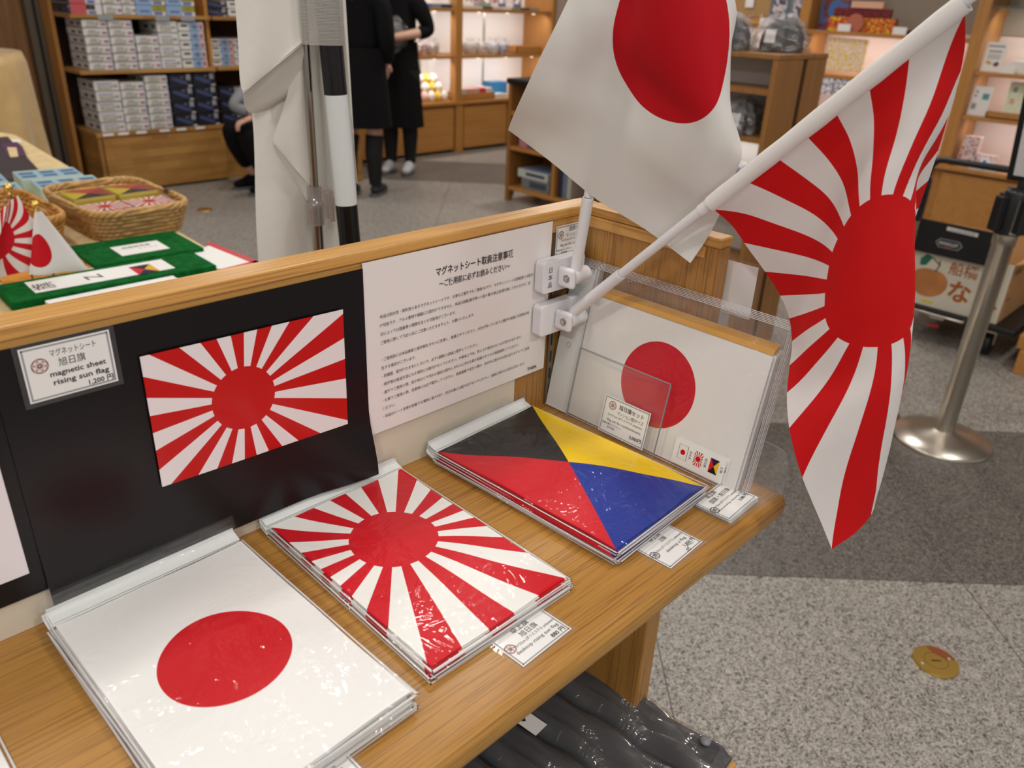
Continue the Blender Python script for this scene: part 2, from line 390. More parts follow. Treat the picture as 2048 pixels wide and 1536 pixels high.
mb = MB(); mb.box(-1.1, .157, .0, .02, 0, H-.028); mb.build('rear_panel', M_dwood, ct)
mb = MB(); mb.box(-1.1, .157, -.27, 0, H-.225, H-.205); mb.build('lower_shelf', M_trim, ct)
mb = MB(); mb.box(-1.1, .192, -.372, -.2735, H-.32, H-.205); mb.build('drawer', M_trim, ct, bev=.003)

# ---------------------------------------------------------------- printed cards
def rosette(mb, x, y, r, m):
    mb.ring((x, y, .0004), r*.9, r, m, 28); mb.ring((x, y, .0004), r*.2, r*.27, m, 14)
    for k in range(6):
        a = PI*k/3+.3
        mb.ring((x+r*.5*math.cos(a), y+r*.5*math.sin(a), .0004), r*.34, r*.4, m, 16)
def card(name, w, h, lines, label, cat='price card', emb=None, M=None, brown=True, margin=.0035, group=None, parent=None, lam=True, extra=None):
    """lying in its own xy plane, face up; mats: paper, grey border, ink, emblem ink, film"""
    mb = MB()
    if lam: mb.box(-w/2, w/2, -h/2, h/2, -.0004, .0, 4)
    i = margin
    mb.quad((-w/2+i, -h/2+i, .0001), (w/2-i, -h/2+i, .0001), (w/2-i, h/2-i, .0001), (-w/2+i, h/2-i, .0001), 0)
    if emb or lines:
        a, b = i+.0012, i+.0024
        for (x0, x1, y0, y1) in ((-w/2+a, w/2-a, -h/2+a, -h/2+b), (-w/2+a, w/2-a, h/2-b, h/2-a), (-w/2+a, -w/2+b, -h/2+a, h/2-a), (w/2-b, w/2-a, -h/2+a, h/2-a)):
            mb.quad((x0, y0, .0002), (x1, y0, .0002), (x1, y1, .0002), (x0, y1, .0002), 1)
    if emb: rosette(mb, emb[0], emb[1], emb[2], 3)
    for L in lines:
        body, size, x, y = L[:4]; al = L[4] if len(L) > 4 else 'C'; fit = L[5] if len(L) > 5 else None; bold = L[6] if len(L) > 6 else 0
        mb.text(body, size, x, y, 2, al, None, .0003, fit, bold=bold)
    if extra: extra(mb)
    o = mb.build(name, [M_card, M_grey, M_ink, M_inkr if brown else M_ink, M_lam], parent)
    if M is not None: o.matrix_world = M
    if label: tag(o, label, cat, group)
    return o
B = .018
card('price_card', .0655, .0475, [('マグネットシート', .0058, .004, .0105, 'C', .030), ('旭日旗', .0068, .002, .0025, 'C', .0175), ('magnetic sheet', .0056, .005, -.0043, 'C', .037, B), ('rising sun flag', .0056, .006, -.0108, 'C', .037, B), ('1,200 円', .0052, .0265, -.0172, 'R', None, B)],
     'laminated price card reading magnetic sheet, stuck at the top left of the black sheet', emb=(-.0185, .0055, .0055), M=frame((-.2105, -.0062, H+.204), (1, 0, 0), (0, 0, 1)))
card('price_card', .064, .047, [('卓上旗', .0064, 0.0, .0085, 'C'), ('旭日旗', .0064, .003, .0015, 'C'), ('15×23cm (ポリエステル polyester)', .0036, .004, -.0035, 'C', .045), ('desktop rising sun flag', .0046, .001, -.0095, 'C', .047), ('880 円', .0054, .025, -.0162, 'R', None, B)],
     'price card reading desktop rising sun flag 880 yen, tucked under the sun ray packs', emb=(-.0225, -.001, .0048), M=frame((.003, -.2605, H+.0006), (1, .04, 0), (-.04, 1, 0)))
def scribble(mb):
    mb.tube([(.004, -.017, .0004), (.010, -.0175, .0004), (.0095, -.014, .0004), (.006, -.0145, .0004), (.0065, -.0165, .0004), (.012, -.0125, .0004), (.02, -.0135, .0004)], .00022, 5, 2)
card('price_card', .062, .0455, [('卓上旗', .0058, .0, .0145, 'C'), ('Z旗', .0058, .004, .0075, 'C'), ('15×23cm (ポリエステル polyester)', .0034, .002, .0015, 'C', .046), ('desktop z flag', .0046, .006, -.005, 'C', .031), ('1,650 円', .0050, .026, -.0118, 'R', None, B)],
     'price card reading desktop z flag 1,650 yen, in front of the four colour packs', emb=(-.022, .001, .0048), M=frame((.180, -.2685, H+.0006), (1, .05, 0), (-.05, 1, 0)), brown=False, extra=scribble)
cs_lines = [('卓上旗', .0058, -.002, .0135, 'C'), ('国旗・旭日旗', .0062, .003, .006, 'C'), ('15×23cm (ポリエステル polyester)', .0034, .002, .0, 'C', .046), ('desktop national flag・rising sun flag・Z flag', .0028, .002, -.0055, 'C', .052), ('3,080 円', .0048, .026, -.0115, 'R', None, B)]
for k in range(4):
    card('price_card', .0635, .0465, cs_lines if k == 3 else [], 'top price card reading 3,080 yen on the small pile at the shelf corner' if k == 3 else 'blank looking laminated card hidden under the 3,080 yen card', 'price card', emb=(-.024, -.001, .0048) if k == 3 else None,
         M=frame((.281+.0006*k*(-1)**k, -.268+.0005*k, H+.0006+.0014*k), (1, .03+.01*k, 0), (-.03-.01*k, 1, 0)), brown=False, group='cards under the 3,080 yen card' if k < 3 else None)
card('price_card', .064, .047, [('卓上旗', .0064, .008, .0115, 'C'), ('日本国旗', .0064, .008, .0035, 'C'), ('15×23cm (ポリエステル polyester)', .0036, .002, -.003, 'C', .047), ('desktop national flag', .0046, .0, -.0095, 'C', .046)],
     'price card mostly hidden by the red disc packs at the bottom of the photo', emb=(-.023, .003, .0048), M=frame((-.191, -.271, H+.0006), (1, .02, 0), (-.02, 1, 0)), brown=False)
card('price_card', .065, .0415, [('国旗セット', .0058, .006, .0095, 'C'), ('マンション用Sサイズ', .0050, .006, .003, 'C', .036), ('25×37.5cm (ポリエステル polyester)', .0032, .002, -.0012, 'C', .044), ('flag set for condominiums', .0042, .002, -.0068, 'C', .046), ('角度可動式マグネット', .0026, -.014, -.0118, 'C'), ('取付部品', .0026, -.014, -.0152, 'C'), ('3,000円', .0050, .026, -.0145, 'R', None, B)],
     'price card on the back board half hidden behind the upright white flagpole', emb=(-.021, .0065, .0047), M=frame((.3258, -.0022, H+.2055), (1, 0, 0), (0, 0, 1)))

# ---------------------------------------------------------------- notice sheet
NT = [('マグネットシート取扱注意事項', .0094, .012, .060, 'C', .106, .012), ('〜ご使用前に必ずお読みください〜', .0080, .012, .0475, 'C', .098, .01)]
body = ['本品は耐水性・耐久性のあるマグネットシートです。お車など屋外でもご使用OKです。マグネットシートは鉄板面のみ取付', 'け可能です。アルミ素材や樹脂には取付けできません。本品は固着(相手側への貼り着き)防止処理を施しておりますが、状', '況によっては固着等の問題を生じる可能性がございます。', 'ご使用に際して下記の点にご注意いただきますよう、お願いいたします。', '',
        '・ご使用前には本品裏面と相手側をきれいに洗浄し、乾燥させてください。水分が残っていますと錆びや表面に気泡等が発', '生する場合がございます。', '・長期間、取付けたままにしないで、必ず1週間に1回以上取外してください。', '・相手側が高温多湿になる場合には取付けないでください。70度以上では、熱により剥がれなくなる恐れがあります。', '・屋外でご使用の際、雨や埃などで汚れた場合は取外しきれいに汚れを取り乾燥させてから再度使用してください。', '・お車でご使用の際、洗車時には必ず取外してください。高速道路で走行の際は、走行中に剥がれる恐れありますのでご注意', 'ください。', '・本品はシート全体が密着する場所に取り付け、凹凸な面には取り付けないでください。容易に剥がれる恐れがあります。']
for k, s in enumerate(body):
    if s: NT.append((s, .00405, -.109, .032-.0088*k, 'L'))
NT.append(('TOSPA', .0052, .112, -.0835, 'R', None, .03))
mb = MB()
w, h = .2515, .177
mb.grid(lambda u, v: ((u-.5)*w, (v-.5)*h, .0003*math.sin(u*5)), 12, 3, 0)
for L in NT:
    mb.text(L[0], L[1], L[2], L[3], 2, L[4], None, .0008, L[5] if len(L) > 5 else None, bold=L[6] if len(L) > 6 else 0, sx=.92, res=1)
o = mb.build('notice_sheet', [M_notice, M_grey, M_ink]); o.matrix_world = frame((.1645, -.0022, H+.1415), (1, 0, 0), (0, 0, 1))
tag(o, 'large white laminated notice with lines of Japanese text on the back board', 'notice')

# ---------------------------------------------------------------- magnetic sheets
def sheet(name, x0, x1, z0, z1, mat, label, fn, y=-.003, solid=.0006):
    mb = MB(); mb.grid(lambda u, v: (x0+(x1-x0)*u, y+fn(u, v), H+z0+(z1-z0)*v), 25, 17, 0)
    return tag(mb.build(name, mat, solid=solid), label, 'magnetic sheet')
M_mag = pm('black_magnet', (19, 16, 19), .28, spec=.35)
sheet('magnetic_sheet', -.2575, .0385, .016, .2255, M_mag, 'big black magnetic sheet on the back board carrying the sun ray flag', lambda u, v: -.010*sstep(.72, 1, u)*sstep(.35, 0, v)-.003*sstep(.3, 0, v))
sheet('magnetic_sheet', -.62, -.2572, .030, .2235, M_mag, 'black magnetic sheet cut off by the left edge of the photo', lambda u, v: .0014)
mb = MB(); w, h = .1765, .1145
cs = [(-.1635, .1975), (.0135, .1935), (.012, .0785), (-.164, .0835)]
def magp(u, v):
    x = (1-u)*((1-v)*cs[3][0]+v*cs[0][0])+u*((1-v)*cs[2][0]+v*cs[1][0]); z = (1-u)*((1-v)*cs[3][1]+v*cs[0][1])+u*((1-v)*cs[2][1]+v*cs[1][1])
    return (x, -.0058-.0012*abs(math.sin(u*PI*1.5))*.4, H+z)
mb.grid(magp, 20, 12, 0, lambda u, v: ((u-.435)*w, (v-.5)*h))
tag(mb.build('flag_magnet', flag_mat('magnet_sun_rays', 'rays', .0283, red=(196, 10, 12), white=(236, 228, 230), rough=.3, cloth=False, coat=.25), solid=.0007), 'sun ray flag magnet with 16 red rays stuck on the black sheet', 'flag magnet')
mb = MB(); mb.grid(lambda u, v: (-.62+.353*u, -.0052, H+.0525+.118*v), 8, 5)
tag(mb.build('flag_magnet', pm('magnet_white', (232, 226, 230), .35, coat=.2), solid=.0007), 'plain white sheet on black at the left edge of the photo', 'flag magnet')

# ---------------------------------------------------------------- flag packs
M_fl = {'disc': flag_mat('pack_red_disc', 'sun', .046, red=(200, 0, 20), white=(238, 238, 236), rough=.5),
        'rays': flag_mat('pack_sun_rays', 'rays', .0395, red=(206, 2, 26), white=(240, 240, 236), rough=.5),
        'zulu': flag_mat('pack_four_colours', 'zulu', 0, rough=.5, cols=((36, 34, 36), (244, 204, 0), (18, 52, 150), (206, 20, 36)))}
def pack_proto(kind, label, group):
    t = thing('flag_pack', label, 'flag pack', group=group)
    fw, fl = .15, .23
    if kind == 'rays': fw, fl = .146, .226
    def hgt(u, v):
        b = .0012
        w = .0005*math.sin(u*9+v*4)+.0005*math.sin(v*13-u*5)
        if kind == 'zulu': return b+w+.006*(math.sin(PI*min(1, max(0, v*1.0)))*math.sin(PI*u))+.004*v*(1-v)-.0035*sstep(.8, 1, u)*sstep(.25, 0, v)
        if kind == 'disc': return b+w+.0035*math.sin(PI*u)*math.sin(PI*v)
        return b+w+.002*math.sin(PI*u)*math.sin(PI*v)
    cy = {'disc': 0, 'rays': .5-.39, 'zulu': 0}[kind]*fl
    cx = -.0025 if kind == 'rays' else 0
    mb = MB(); mb.grid(lambda u, v: ((u-.5)*fw, (v-.5)*fl, hgt(u, v)), 22, 30, 0, (lambda u, v: ((u-.5)*2, (v-.5)*2)) if kind == 'zulu' else (lambda u, v: ((v-.5)*fl-cy, (u-.5)*fw-cx)))
    mb.build('flag', M_fl[kind], t, solid=.0009)
    sw, s0, s1 = fw+.006, -fl/2-.004, fl/2+.003
    def film_z(u, v):
        return hgt(min(1, max(0, u)), min(1, max(0, v)))+.0007
    mb = MB()
    mb.grid(lambda u, v: ((u-.5)*sw, s0+(s1-s0)*v, film_z(u, v) if .02 < u < .98 and .02 < v < .98 else .0008), 26, 34, 0)
    for (x0, x1, y0, y1) in ((-sw/2, -sw/2+.0012, s0, s1), (sw/2-.0012, sw/2, s0, s1), (-sw/2, sw/2, s0, s0+.0012)): mb.box(x0, x1, y0, y1, .0003, .0006, 1)
    mb.build('sleeve', [M_film, M_edge], t)
    mb = MB(); mb.grid(lambda u, v: ((u-.5)*.152, s1+.001+(.0105*min(1, v*2)+.0008*max(0, v*2-1)), .0012+.0028*min(1, v*2)+.0035*max(0, v*2-1)), 2, 9, 0)
    mb.build('header_card', [M_header, M_grey], t, solid=.0004)
    mb = MB(); mb.grid(lambda u, v: ((u-.5)*sw, s1+(.0112*min(1, v*2)+.0008*max(0, v*2-1)), .0018+.003*min(1, v*2)+.016*max(0, v*2-1)), 3, 9, 0); mb.build('header_sleeve', M_film, t)
    return t
ORD = ['topmost', 'second from the top', 'third from the top', 'fourth from the top', 'fifth from the top', 'sixth from the top', 'seventh from the top', 'lowest']
def stack(kind, n, cx, cy, ang, what, where, dz=.0017, jx=.003, jy=.003, sag=0):
    g = what+' '+where if n > 1 else None
    p = None
    for k in range(n):
        top = n-1-k
        lab = what+' '+where+('' if n == 1 else ', ')+('' if n == 1 else 'lowest' if top == n-1 else ORD[top])
        if p is None: o = p = pack_proto(kind, lab, g)
        else: o = copy_tree(p); o['label'] = lab
        f = 1 if k < n-1 else 0
        o.location = (cx+f*random.uniform(-jx, jx), cy+f*random.uniform(-jy, jy), H+.0003+dz*k); o.rotation_euler = (0, 0, ang+f*random.uniform(-.015, .015))
stack('disc', 8, -.186, -.1400, .02, 'red disc flag pack', 'on the left of the shelf')
stack('rays', 6, -.0075, -.1295, .0, 'sun ray flag pack', 'in the middle of the shelf', jx=.003)
stack('zulu', 8, .1915, -.1325, .045, 'four colour flag pack', 'at the right of the shelf', dz=.0020)

stack('disc', 1, -.398, -.140, .01, 'white flag pack corner', 'cut off at the lower left of the photo')
# standing packs leaning against the end panel
LEAN = math.radians(11)
M_cred = pm('cloth_red', (190, 24, 40), .6); M_cnavy = pm('cloth_navy', (40, 44, 110), .6)
def stand_proto(label, group):
    t = thing('flag_set_pack', label, 'flag pack', group=group)
    # local: x along the pack (towards the viewer's right), y up the pack, z out of its face
    mb = MB(); mb.grid(lambda u, v: (.036+.227*u, .002+.146*v, .0005+.0002*math.sin(u*7+v*3)*math.sin(PI*u)), 16, 10, 0, lambda u, v: (.227*(u-.483), .146*(v-.51)))
    mb.build('flag', M_stand, t)
    mb = MB(); mb.quad((0.0, 0, .0004), (.033, 0, .0004), (.033, .17, .0004), (.0, .17, .0004), 0); mb.ring((.016, .081, .0006), .0026, .0032, 1, 20); mb.build('header_card', [M_header, M_grey], t)
    mb = MB(); mb.box(.0365, .2625, .0015, .1475, -.0002, .0002, 0); mb.box(.037, .262, .0015, .147, -.0006, -.0003, 1); mb.build('folded_flags', [M_cred, M_cnavy], t)['label'] = 'red and navy cloth edges of the other flags'
    mb = MB(); mb.grid(lambda u, v: (.272*u, .178*v, .0011+.0003*math.sin(u*5)*math.sin(v*4)), 24, 16, 0)
    for (x0, x1, y0, y1) in ((0, .272, .1776, .178), (0, .272, 0, .0005), (.2716, .272, 0, .178), (.0335, .0350, 0, .178)): mb.box(x0, x1, y0, y1, .0002, .0018, 1)
    mb.build('sleeve', [M_film, M_edge], t)
    return t
M_stand = flag_mat('standing_red_disc', 'sun', .0475, red=(200, 8, 34), white=(232, 230, 226), rough=.5)
M_paperedge = pm('orange_card', (226, 170, 80), .5)
proto = None
for k in range(6):
    lab = 'red disc flag set against the end panel, '+('frontmost of the row' if k == 0 else ORD[k].replace('from the top', 'from the front')+' of the row' if k < 5 else 'rearmost of the row')
    o = stand_proto(lab, 'flag sets standing against the end panel') if k == 0 else copy_tree(proto)
    if k == 0: proto = o
    o['label'] = lab
    d = .0021*k
    o.matrix_world = frame((.3012+d, 0.004-.0135*(k % 2)*.2-.004, H+.0012+.0008*k), (0, -1, .0), (math.sin(LEAN), 0, math.cos(LEAN)))
    if k == 0:
        mb = MB()
        mb.quad((.186, .004, .0030), (.248, .004, .0030), (.248, .032, .0030), (.186, .032, .0030), 0)
        def mini(cx, kind, mi):
            mb.grid(lambda u, v: (cx+.0105*(u-.5), .019+.016*(v-.5), .0032), 2, 2, mi, (lambda u, v: ((u-.5)*2, (v-.5)*2)) if kind == 'zulu' else (lambda u, v: ((v-.5)*.016, (u-.5)*.0105)))
        mb.quad((.1918, .0108, .0031), (.2032, .0108, .0031), (.2032, .0272, .0031), (.1918, .0272, .0031), 4)
        mini(.1975, 'sun', 1); mini(.2165, 'rays', 2); mini(.2355, 'zulu', 3)
        Mt = Matrix.Rotation(-PI/2, 4, 'Z')
        for bx, tx in ((.2055, '日の丸'), (.2245, '旭日旗'), (.2435, 'Z 旗')):
            mb.text(tx, .0034, 0, 0, 4, 'C', T3(bx, .019, .0033) @ Mt, 0)
        s = mb.build('three_flag_sticker', [M_white, flag_mat('mini_disc', 'sun', .003, cloth=False), flag_mat('mini_rays', 'rays', .0028, cloth=False), flag_mat('mini_zulu', 'zulu', 0, cloth=False, cols=((30, 28, 60), (236, 196, 40), (24, 22, 30), (214, 30, 30))), M_ink], o)
        s['label'] = 'white sticker with three tiny flags'
    else:
        # top edge of the folded cloth inside shows orange and red
        pass
mb = MB()
for k in range(5): mb.quad((.0+.0, 0, 0), (.2265, 0, 0), (.2265, .006, .0), (0, .006, 0), 0, T3(.036, .1485+.0012*k, -.0010-.0021*k))
for k in range(6): mb.quad((0, 0, 0), (.022, 0, 0), (.022, .0012, 0), (0, .0012, 0), 1, T3(.05+.037*k, .1485, -.0012))
o = mb.build('folded_edges', [M_paperedge, pm('cloth_red_edge', (200, 20, 24), .6)], proto, solid=.0005); o['label'] = 'orange and red folded cloth edges'

# clear card stand in front of the standing packs
st = thing('acrylic_stand', 'clear acrylic stand holding the flag sets upright by the end panel', 'display stand')
up = Vector((math.sin(LEAN), 0, math.cos(LEAN)))
Ms = frame((.2960, 0, H+.001), (0, -1, 0), up)
mb = MB(); mb.box(.0385, .166, .0, .0865, 0, .0018, 0, Ms)
for (a, b, c, d) in ((.0385, .0392, 0, .0865), (.1653, .166, 0, .0865), (.0385, .166, .0858, .0865)): mb.box(a, b, c, d, -.0001, .0019, 1, Ms)
mb.build('front_plate', [M_acryl, M_grey], st)
mb = MB(); mb.box(.2985, .343, -.296, -.004, H+.0003, H+.0009, 0); mb.build('base_plate', M_acryl, st)
mb = MB(); mb.prism([(-.182, 0), (-.296, 0), (-.296, .030), (-.294, .038), (-.288, .0445), (-.280, .047), (-.182, .047)], 0, .0016, 0, frame((.3425, 0, H+.001), (0, 1, 0), (0, 0, 1)))
mb.tube([(.3425, -.182, H+.048), (.3425, -.280, H+.048), (.3425, -.288, H+.0455), (.3425, -.294, H+.039), (.3425, -.296, H+.031), (.3425, -.296, H+.002)], .0006, 6, 1)
mb.build('end_plate', [M_acryl, M_grey], st)
card('price_card', .064, .045, [('旭日旗セット', .0062, .007, .0115, 'C', .034, .01), ('マンション用Sサイズ', .0052, .007, .0045, 'C', .036), ('25×37.5cm (ポリエステル polyester)', .0034, .001, .0, 'C', .048), ('flag set for condominiums', .0043, .001, -.0063, 'C', .047), ('角度可動式マグネット', .0027, -.015, -.0108, 'C'), ('取付部品', .0027, -.015, -.0145, 'C'), ('3,000円', .0052, .0275, -.0155, 'R', None, .02)],
     'price card reading flag set for condominiums 3,000 yen on the clear stand', emb=(-.019, .0125, .005), M=Ms @ T3(.1205, .0255, .0032) @ R2(.0), lam=False, margin=.0005)
card('white_card', .055, .062, [], 'blank white laminated card fixed behind the end panel', 'card', M=frame((.3685, -.187, H+.187), (0, -1, 0), (0, 0, 1)), margin=.003)

# ---------------------------------------------------------------- magnet brackets and the two flags
def bracket(px, pz, lab, ang):
    t = thing('flagpole_bracket', lab, 'bracket', group='white magnetic flagpole brackets')
    mb = MB(); pts = []
    for (cx, cz, a0) in ((.328, .0135, 0), (.269, .0135, 90), (.269, -.0135, 180), (.328, -.0135, 270)):
        for q in range(6): a = math.radians(a0+18*q); pts.append((cx+.005*math.cos(a), H+pz+cz+.005*math.sin(a)))
    mb.prism(pts, .0035, .0165, 0, frame((0, 0, 0), (1, 0, 0), (0, 0, 1))); mb.build('base_plate', M_wplast, t, bev=.0012, seg=3)
    mb = MB(); mb.box(.286, .2935, -.040, -.0165, H+pz-.0115, H+pz+.0115); mb.build('fork', M_wplast, t, bev=.004, seg=3)
    mb = MB(); Mx = T3(.2935, -.030, H+pz) @ Matrix.Rotation(PI/2, 4, 'Y'); mb.lathe([(.0095, 0), (.0095, .010), (.0088, .011), (.0088, .026)], 24, 0, Mx); mb.build('pivot_barrel', M_wplast, t, bev=.0004)
    mb = MB(); mb.lathe([(.0048, 0), (.0048, .0012)], 6, 0, T3(.2854, -.031, H+pz) @ Matrix.Rotation(PI/2, 4, 'Y')); mb.lathe([(.0025, 0), (.0025, .0012)], 12, 1, T3(.2846, -.031, H+pz) @ Matrix.Rotation(PI/2, 4, 'Y')); mb.build('bolt', [M_chrome, M_steel], t)['label'] = 'hexagonal metal bolt'
    return t
bA = bracket(0, .1725, 'upper white magnetic bracket with the letters for made in Japan', 0)
mb = MB()
for k, c in enumerate('日本品'): mb.text(c, .0072, .0, -.0085*k, 0, 'C', frame((.2755, -.0168, H+.1780), (1, 0, 0), (0, 0, 1)), 0)
mb.build('lettering', M_ink, bA)
bB = bracket(0, .1215, 'lower white magnetic bracket holding the slanted flagpole', 0)

def spline(P, nu, nv):
    def cr(a, b, c, d, t): return tuple(.5*((2*b[i])+(-a[i]+c[i])*t+(2*a[i]-5*b[i]+4*c[i]-d[i])*t*t+(-a[i]+3*b[i]-3*c[i]+d[i])*t**3) for i in range(3))
    def line(q, n, m):
        out = []
        for i in range(m):
            s = i/(m-1)*(n-1); k = min(int(s), n-2); t = s-k
            a = q[k-1] if k else tuple(2*q[0][i]-q[1][i] for i in range(3)); d = q[k+2] if k+2 < n else tuple(2*q[-1][i]-q[-2][i] for i in range(3))
            out.append(cr(a, q[k], q[k+1], d, t))
        return out
    rows = [line(P[i*15:(i+1)*15], 15, nv) for i in range(9)]
    cols = [line([rows[i][j] for i in range(9)], 9, nu) for j in range(nv)]
    return [[cols[j][i] for j in range(nv)] for i in range(nu)]
def flag_cloth(data, Lu, Lv, cu, cv, mat, parent):
    P = [tuple(v*1e-4 for v in data[3*i:3*i+3]) for i in range(135)]
    P = [(p[0], p[1], p[2]+H) for p in P]
    G = spline(P, 49, 85)
    mb = MB(); mb.add([p for r in G for p in r], [[i*85+j, (i+1)*85+j, (i+1)*85+j+1, i*85+j+1] for i in range(48) for j in range(84)], 0, True, None, [(j/84*Lv-cv, i/48*Lu-cu) for i in range(49) for j in range(85)])
    return mb.build('flag_cloth', mat, parent, solid=.0005)
FA = [3247,-672,4222,3369,-877,4363,3485,-1091,4440,3588,-1275,4383,3615,-1387,4202,3547,-1477,3991,3454,-1595,3789,3358,-1730,3599,3281,-1886,3431,3238,-1973,3271,3239,-1934,3094,3268,-1870,2880,3303,-1794,2652,3275,-1715,2413,3176,-1639,2177,2995,-721,4397,3175,-943,4445,3299,-1179,4450,3411,-1401,4413,3450,-1557,4322,3349,-1623,4166,3240,-1721,3973,3125,-1812,3765,3033,-1899,3568,2992,-1897,3360,3005,-1788,3146,3062,-1676,2926,3164,-1552,2724,3222,-1441,2512,3180,-1347,2285,3082,-695,4693,3191,-944,4680,3291,-1192,4658,3335,-1439,4620,3293,-1634,4532,3155,-1716,4362,3020,-1773,4150,2903,-1788,3922,2848,-1767,3701,2878,-1684,3489,2913,-1555,3269,2978,-1425,3051,3085,-1293,2850,3159,-1170,2634,3157,-1064,2398,3059,-728,5000,3182,-966,4975,3240,-1215,4941,3202,-1446,4872,3085,-1605,4739,2939,-1659,4539,2820,-1654,4308,2753,-1601,4067,2772,-1520,3839,2870,-1420,3642,2902,-1293,3425,2934,-1160,3200,2998,-1031,2981,3047,-910,2750,3075,-796,2511,3054,-756,5310,3139,-1002,5275,3125,-1237,5215,3015,-1413,5099,2871,-1493,4917,2753,-1486,4690,2691,-1427,4445,2692,-1338,4201,2763,-1240,3976,2886,-1145,3786,2913,-1025,3569,2910,-901,3335,2926,-776,3100,2946,-656,2862,2983,-535,2627,3066,-788,5619,3060,-1033,5560,2964,-1216,5457,2822,-1303,5287,2706,-1300,5065,2654,-1243,4820,2668,-1165,4574,2720,-1073,4331,2797,-970,4109,2906,-869,3910,2946,-762,3686,2943,-657,3449,2950,-529,3220,2949,-397,2991,2934,-270,2761,3086,-854,5924,2940,-1022,5814,2796,-1104,5651,2685,-1097,5432,2645,-1041,5186,2677,-974,4937,2756,-911,4694,2819,-839,4455,2836,-744,4233,2856,-629,4017,2846,-522,3786,2816,-435,3551,2842,-299,3339,2876,-147,3132,2873,-10,2910,2977,-930,6207,2803,-914,6015,2689,-888,5795,2651,-827,5546,2675,-756,5291,2737,-691,5040,2794,-632,4790,2786,-582,4546,2707,-538,4323,2650,-457,4099,2622,-342,3871,2597,-240,3639,2639,-93,3437,2716,79,3257,2772,238,3062,2822,-744,6398,2722,-680,6156,2680,-609,5903,2694,-537,5645,2731,-466,5387,2762,-399,5128,2756,-341,4872,2681,-307,4630,2550,-297,4407,2433,-266,4186,2377,-175,3956,2372,-47,3729,2424,112,3532,2527,293,3371,2649,475,3216]
FB = [3046,-1902,2820,3165,-2039,2640,3246,-2191,2449,3326,-2352,2259,3380,-2517,2065,3365,-2672,1867,3271,-2794,1670,3127,-2882,1477,2972,-2979,1291,2842,-3101,1103,2784,-3231,887,2799,-3354,651,2862,-3470,416,2931,-3587,181,2988,-3709,-55,3006,-2129,3000,3139,-2270,2829,3214,-2423,2635,3279,-2587,2438,3306,-2745,2242,3241,-2878,2045,3117,-2979,1853,3035,-3087,1654,2994,-3216,1458,2918,-3348,1269,2917,-3460,1045,2977,-3552,806,3064,-3642,570,3151,-3736,334,3237,-3813,97,3007,-2342,3206,3133,-2492,3024,3222,-2648,2831,3251,-2807,2628,3207,-2951,2425,3104,-3073,2229,3012,-3184,2038,3012,-3310,1840,3050,-3449,1641,3038,-3576,1436,3087,-3663,1203,3176,-3727,962,3276,-3787,724,3378,-3832,486,3474,-3831,246,3015,-2558,3410,3157,-2696,3236,3219,-2851,3044,3177,-2994,2837,3080,-3121,2631,3008,-3255,2436,3008,-3390,2241,3083,-3520,2042,3158,-3649,1833,3207,-3749,1605,3293,-3799,1361,3398,-3818,1115,3500,-3813,873,3588,-3777,631,3642,-3703,387,3022,-2769,3619,3164,-2891,3461,3162,-3031,3271,3072,-3156,3064,3009,-3282,2857,3029,-3429,2657,3114,-3564,2453,3231,-3672,2242,3335,-3754,2015,3422,-3785,1767,3511,-3770,1512,3591,-3727,1260,3647,-3661,1011,3677,-3576,763,3686,-3484,513,3014,-2972,3842,3138,-3086,3690,3096,-3209,3503,3035,-3318,3293,3067,-3425,3080,3175,-3545,2871,3302,-3634,2648,3426,-3677,2412,3525,-3676,2162,3592,-3634,1900,3637,-3569,1639,3661,-3494,1381,3659,-3415,1126,3655,-3337,873,3695,-3271,618,2999,-3175,4073,3122,-3296,3910,3122,-3404,3713,3146,-3468,3491,3248,-3495,3270,3378,-3533,3045,3490,-3539,2799,3577,-3508,2540,3634,-3453,2275,3666,-3385,2008,3688,-3312,1744,3707,-3238,1481,3726,-3171,1220,3762,-3124,961,3825,-3111,702,3005,-3389,4301,3172,-3483,4114,3266,-3538,3895,3364,-3522,3655,3473,-3462,3414,3568,-3420,3163,3640,-3376,2897,3697,-3323,2628,3742,-3266,2358,3781,-3211,2089,3820,-3159,1822,3861,-3110,1556,3905,-3069,1291,3955,-3045,1027,4000,-3072,758,3100,-3614,4494,3314,-3591,4300,3485,-3557,4064,3619,-3513,3800,3730,-3470,3526,3815,-3429,3246,3875,-3389,2963,3920,-3355,2681,3954,-3326,2401,3983,-3303,2124,4010,-3280,1851,4041,-3256,1581,4072,-3237,1314,4097,-3226,1046,4120,-3220,779]
M_pole = pm('pole_white', (228, 228, 230), .35)
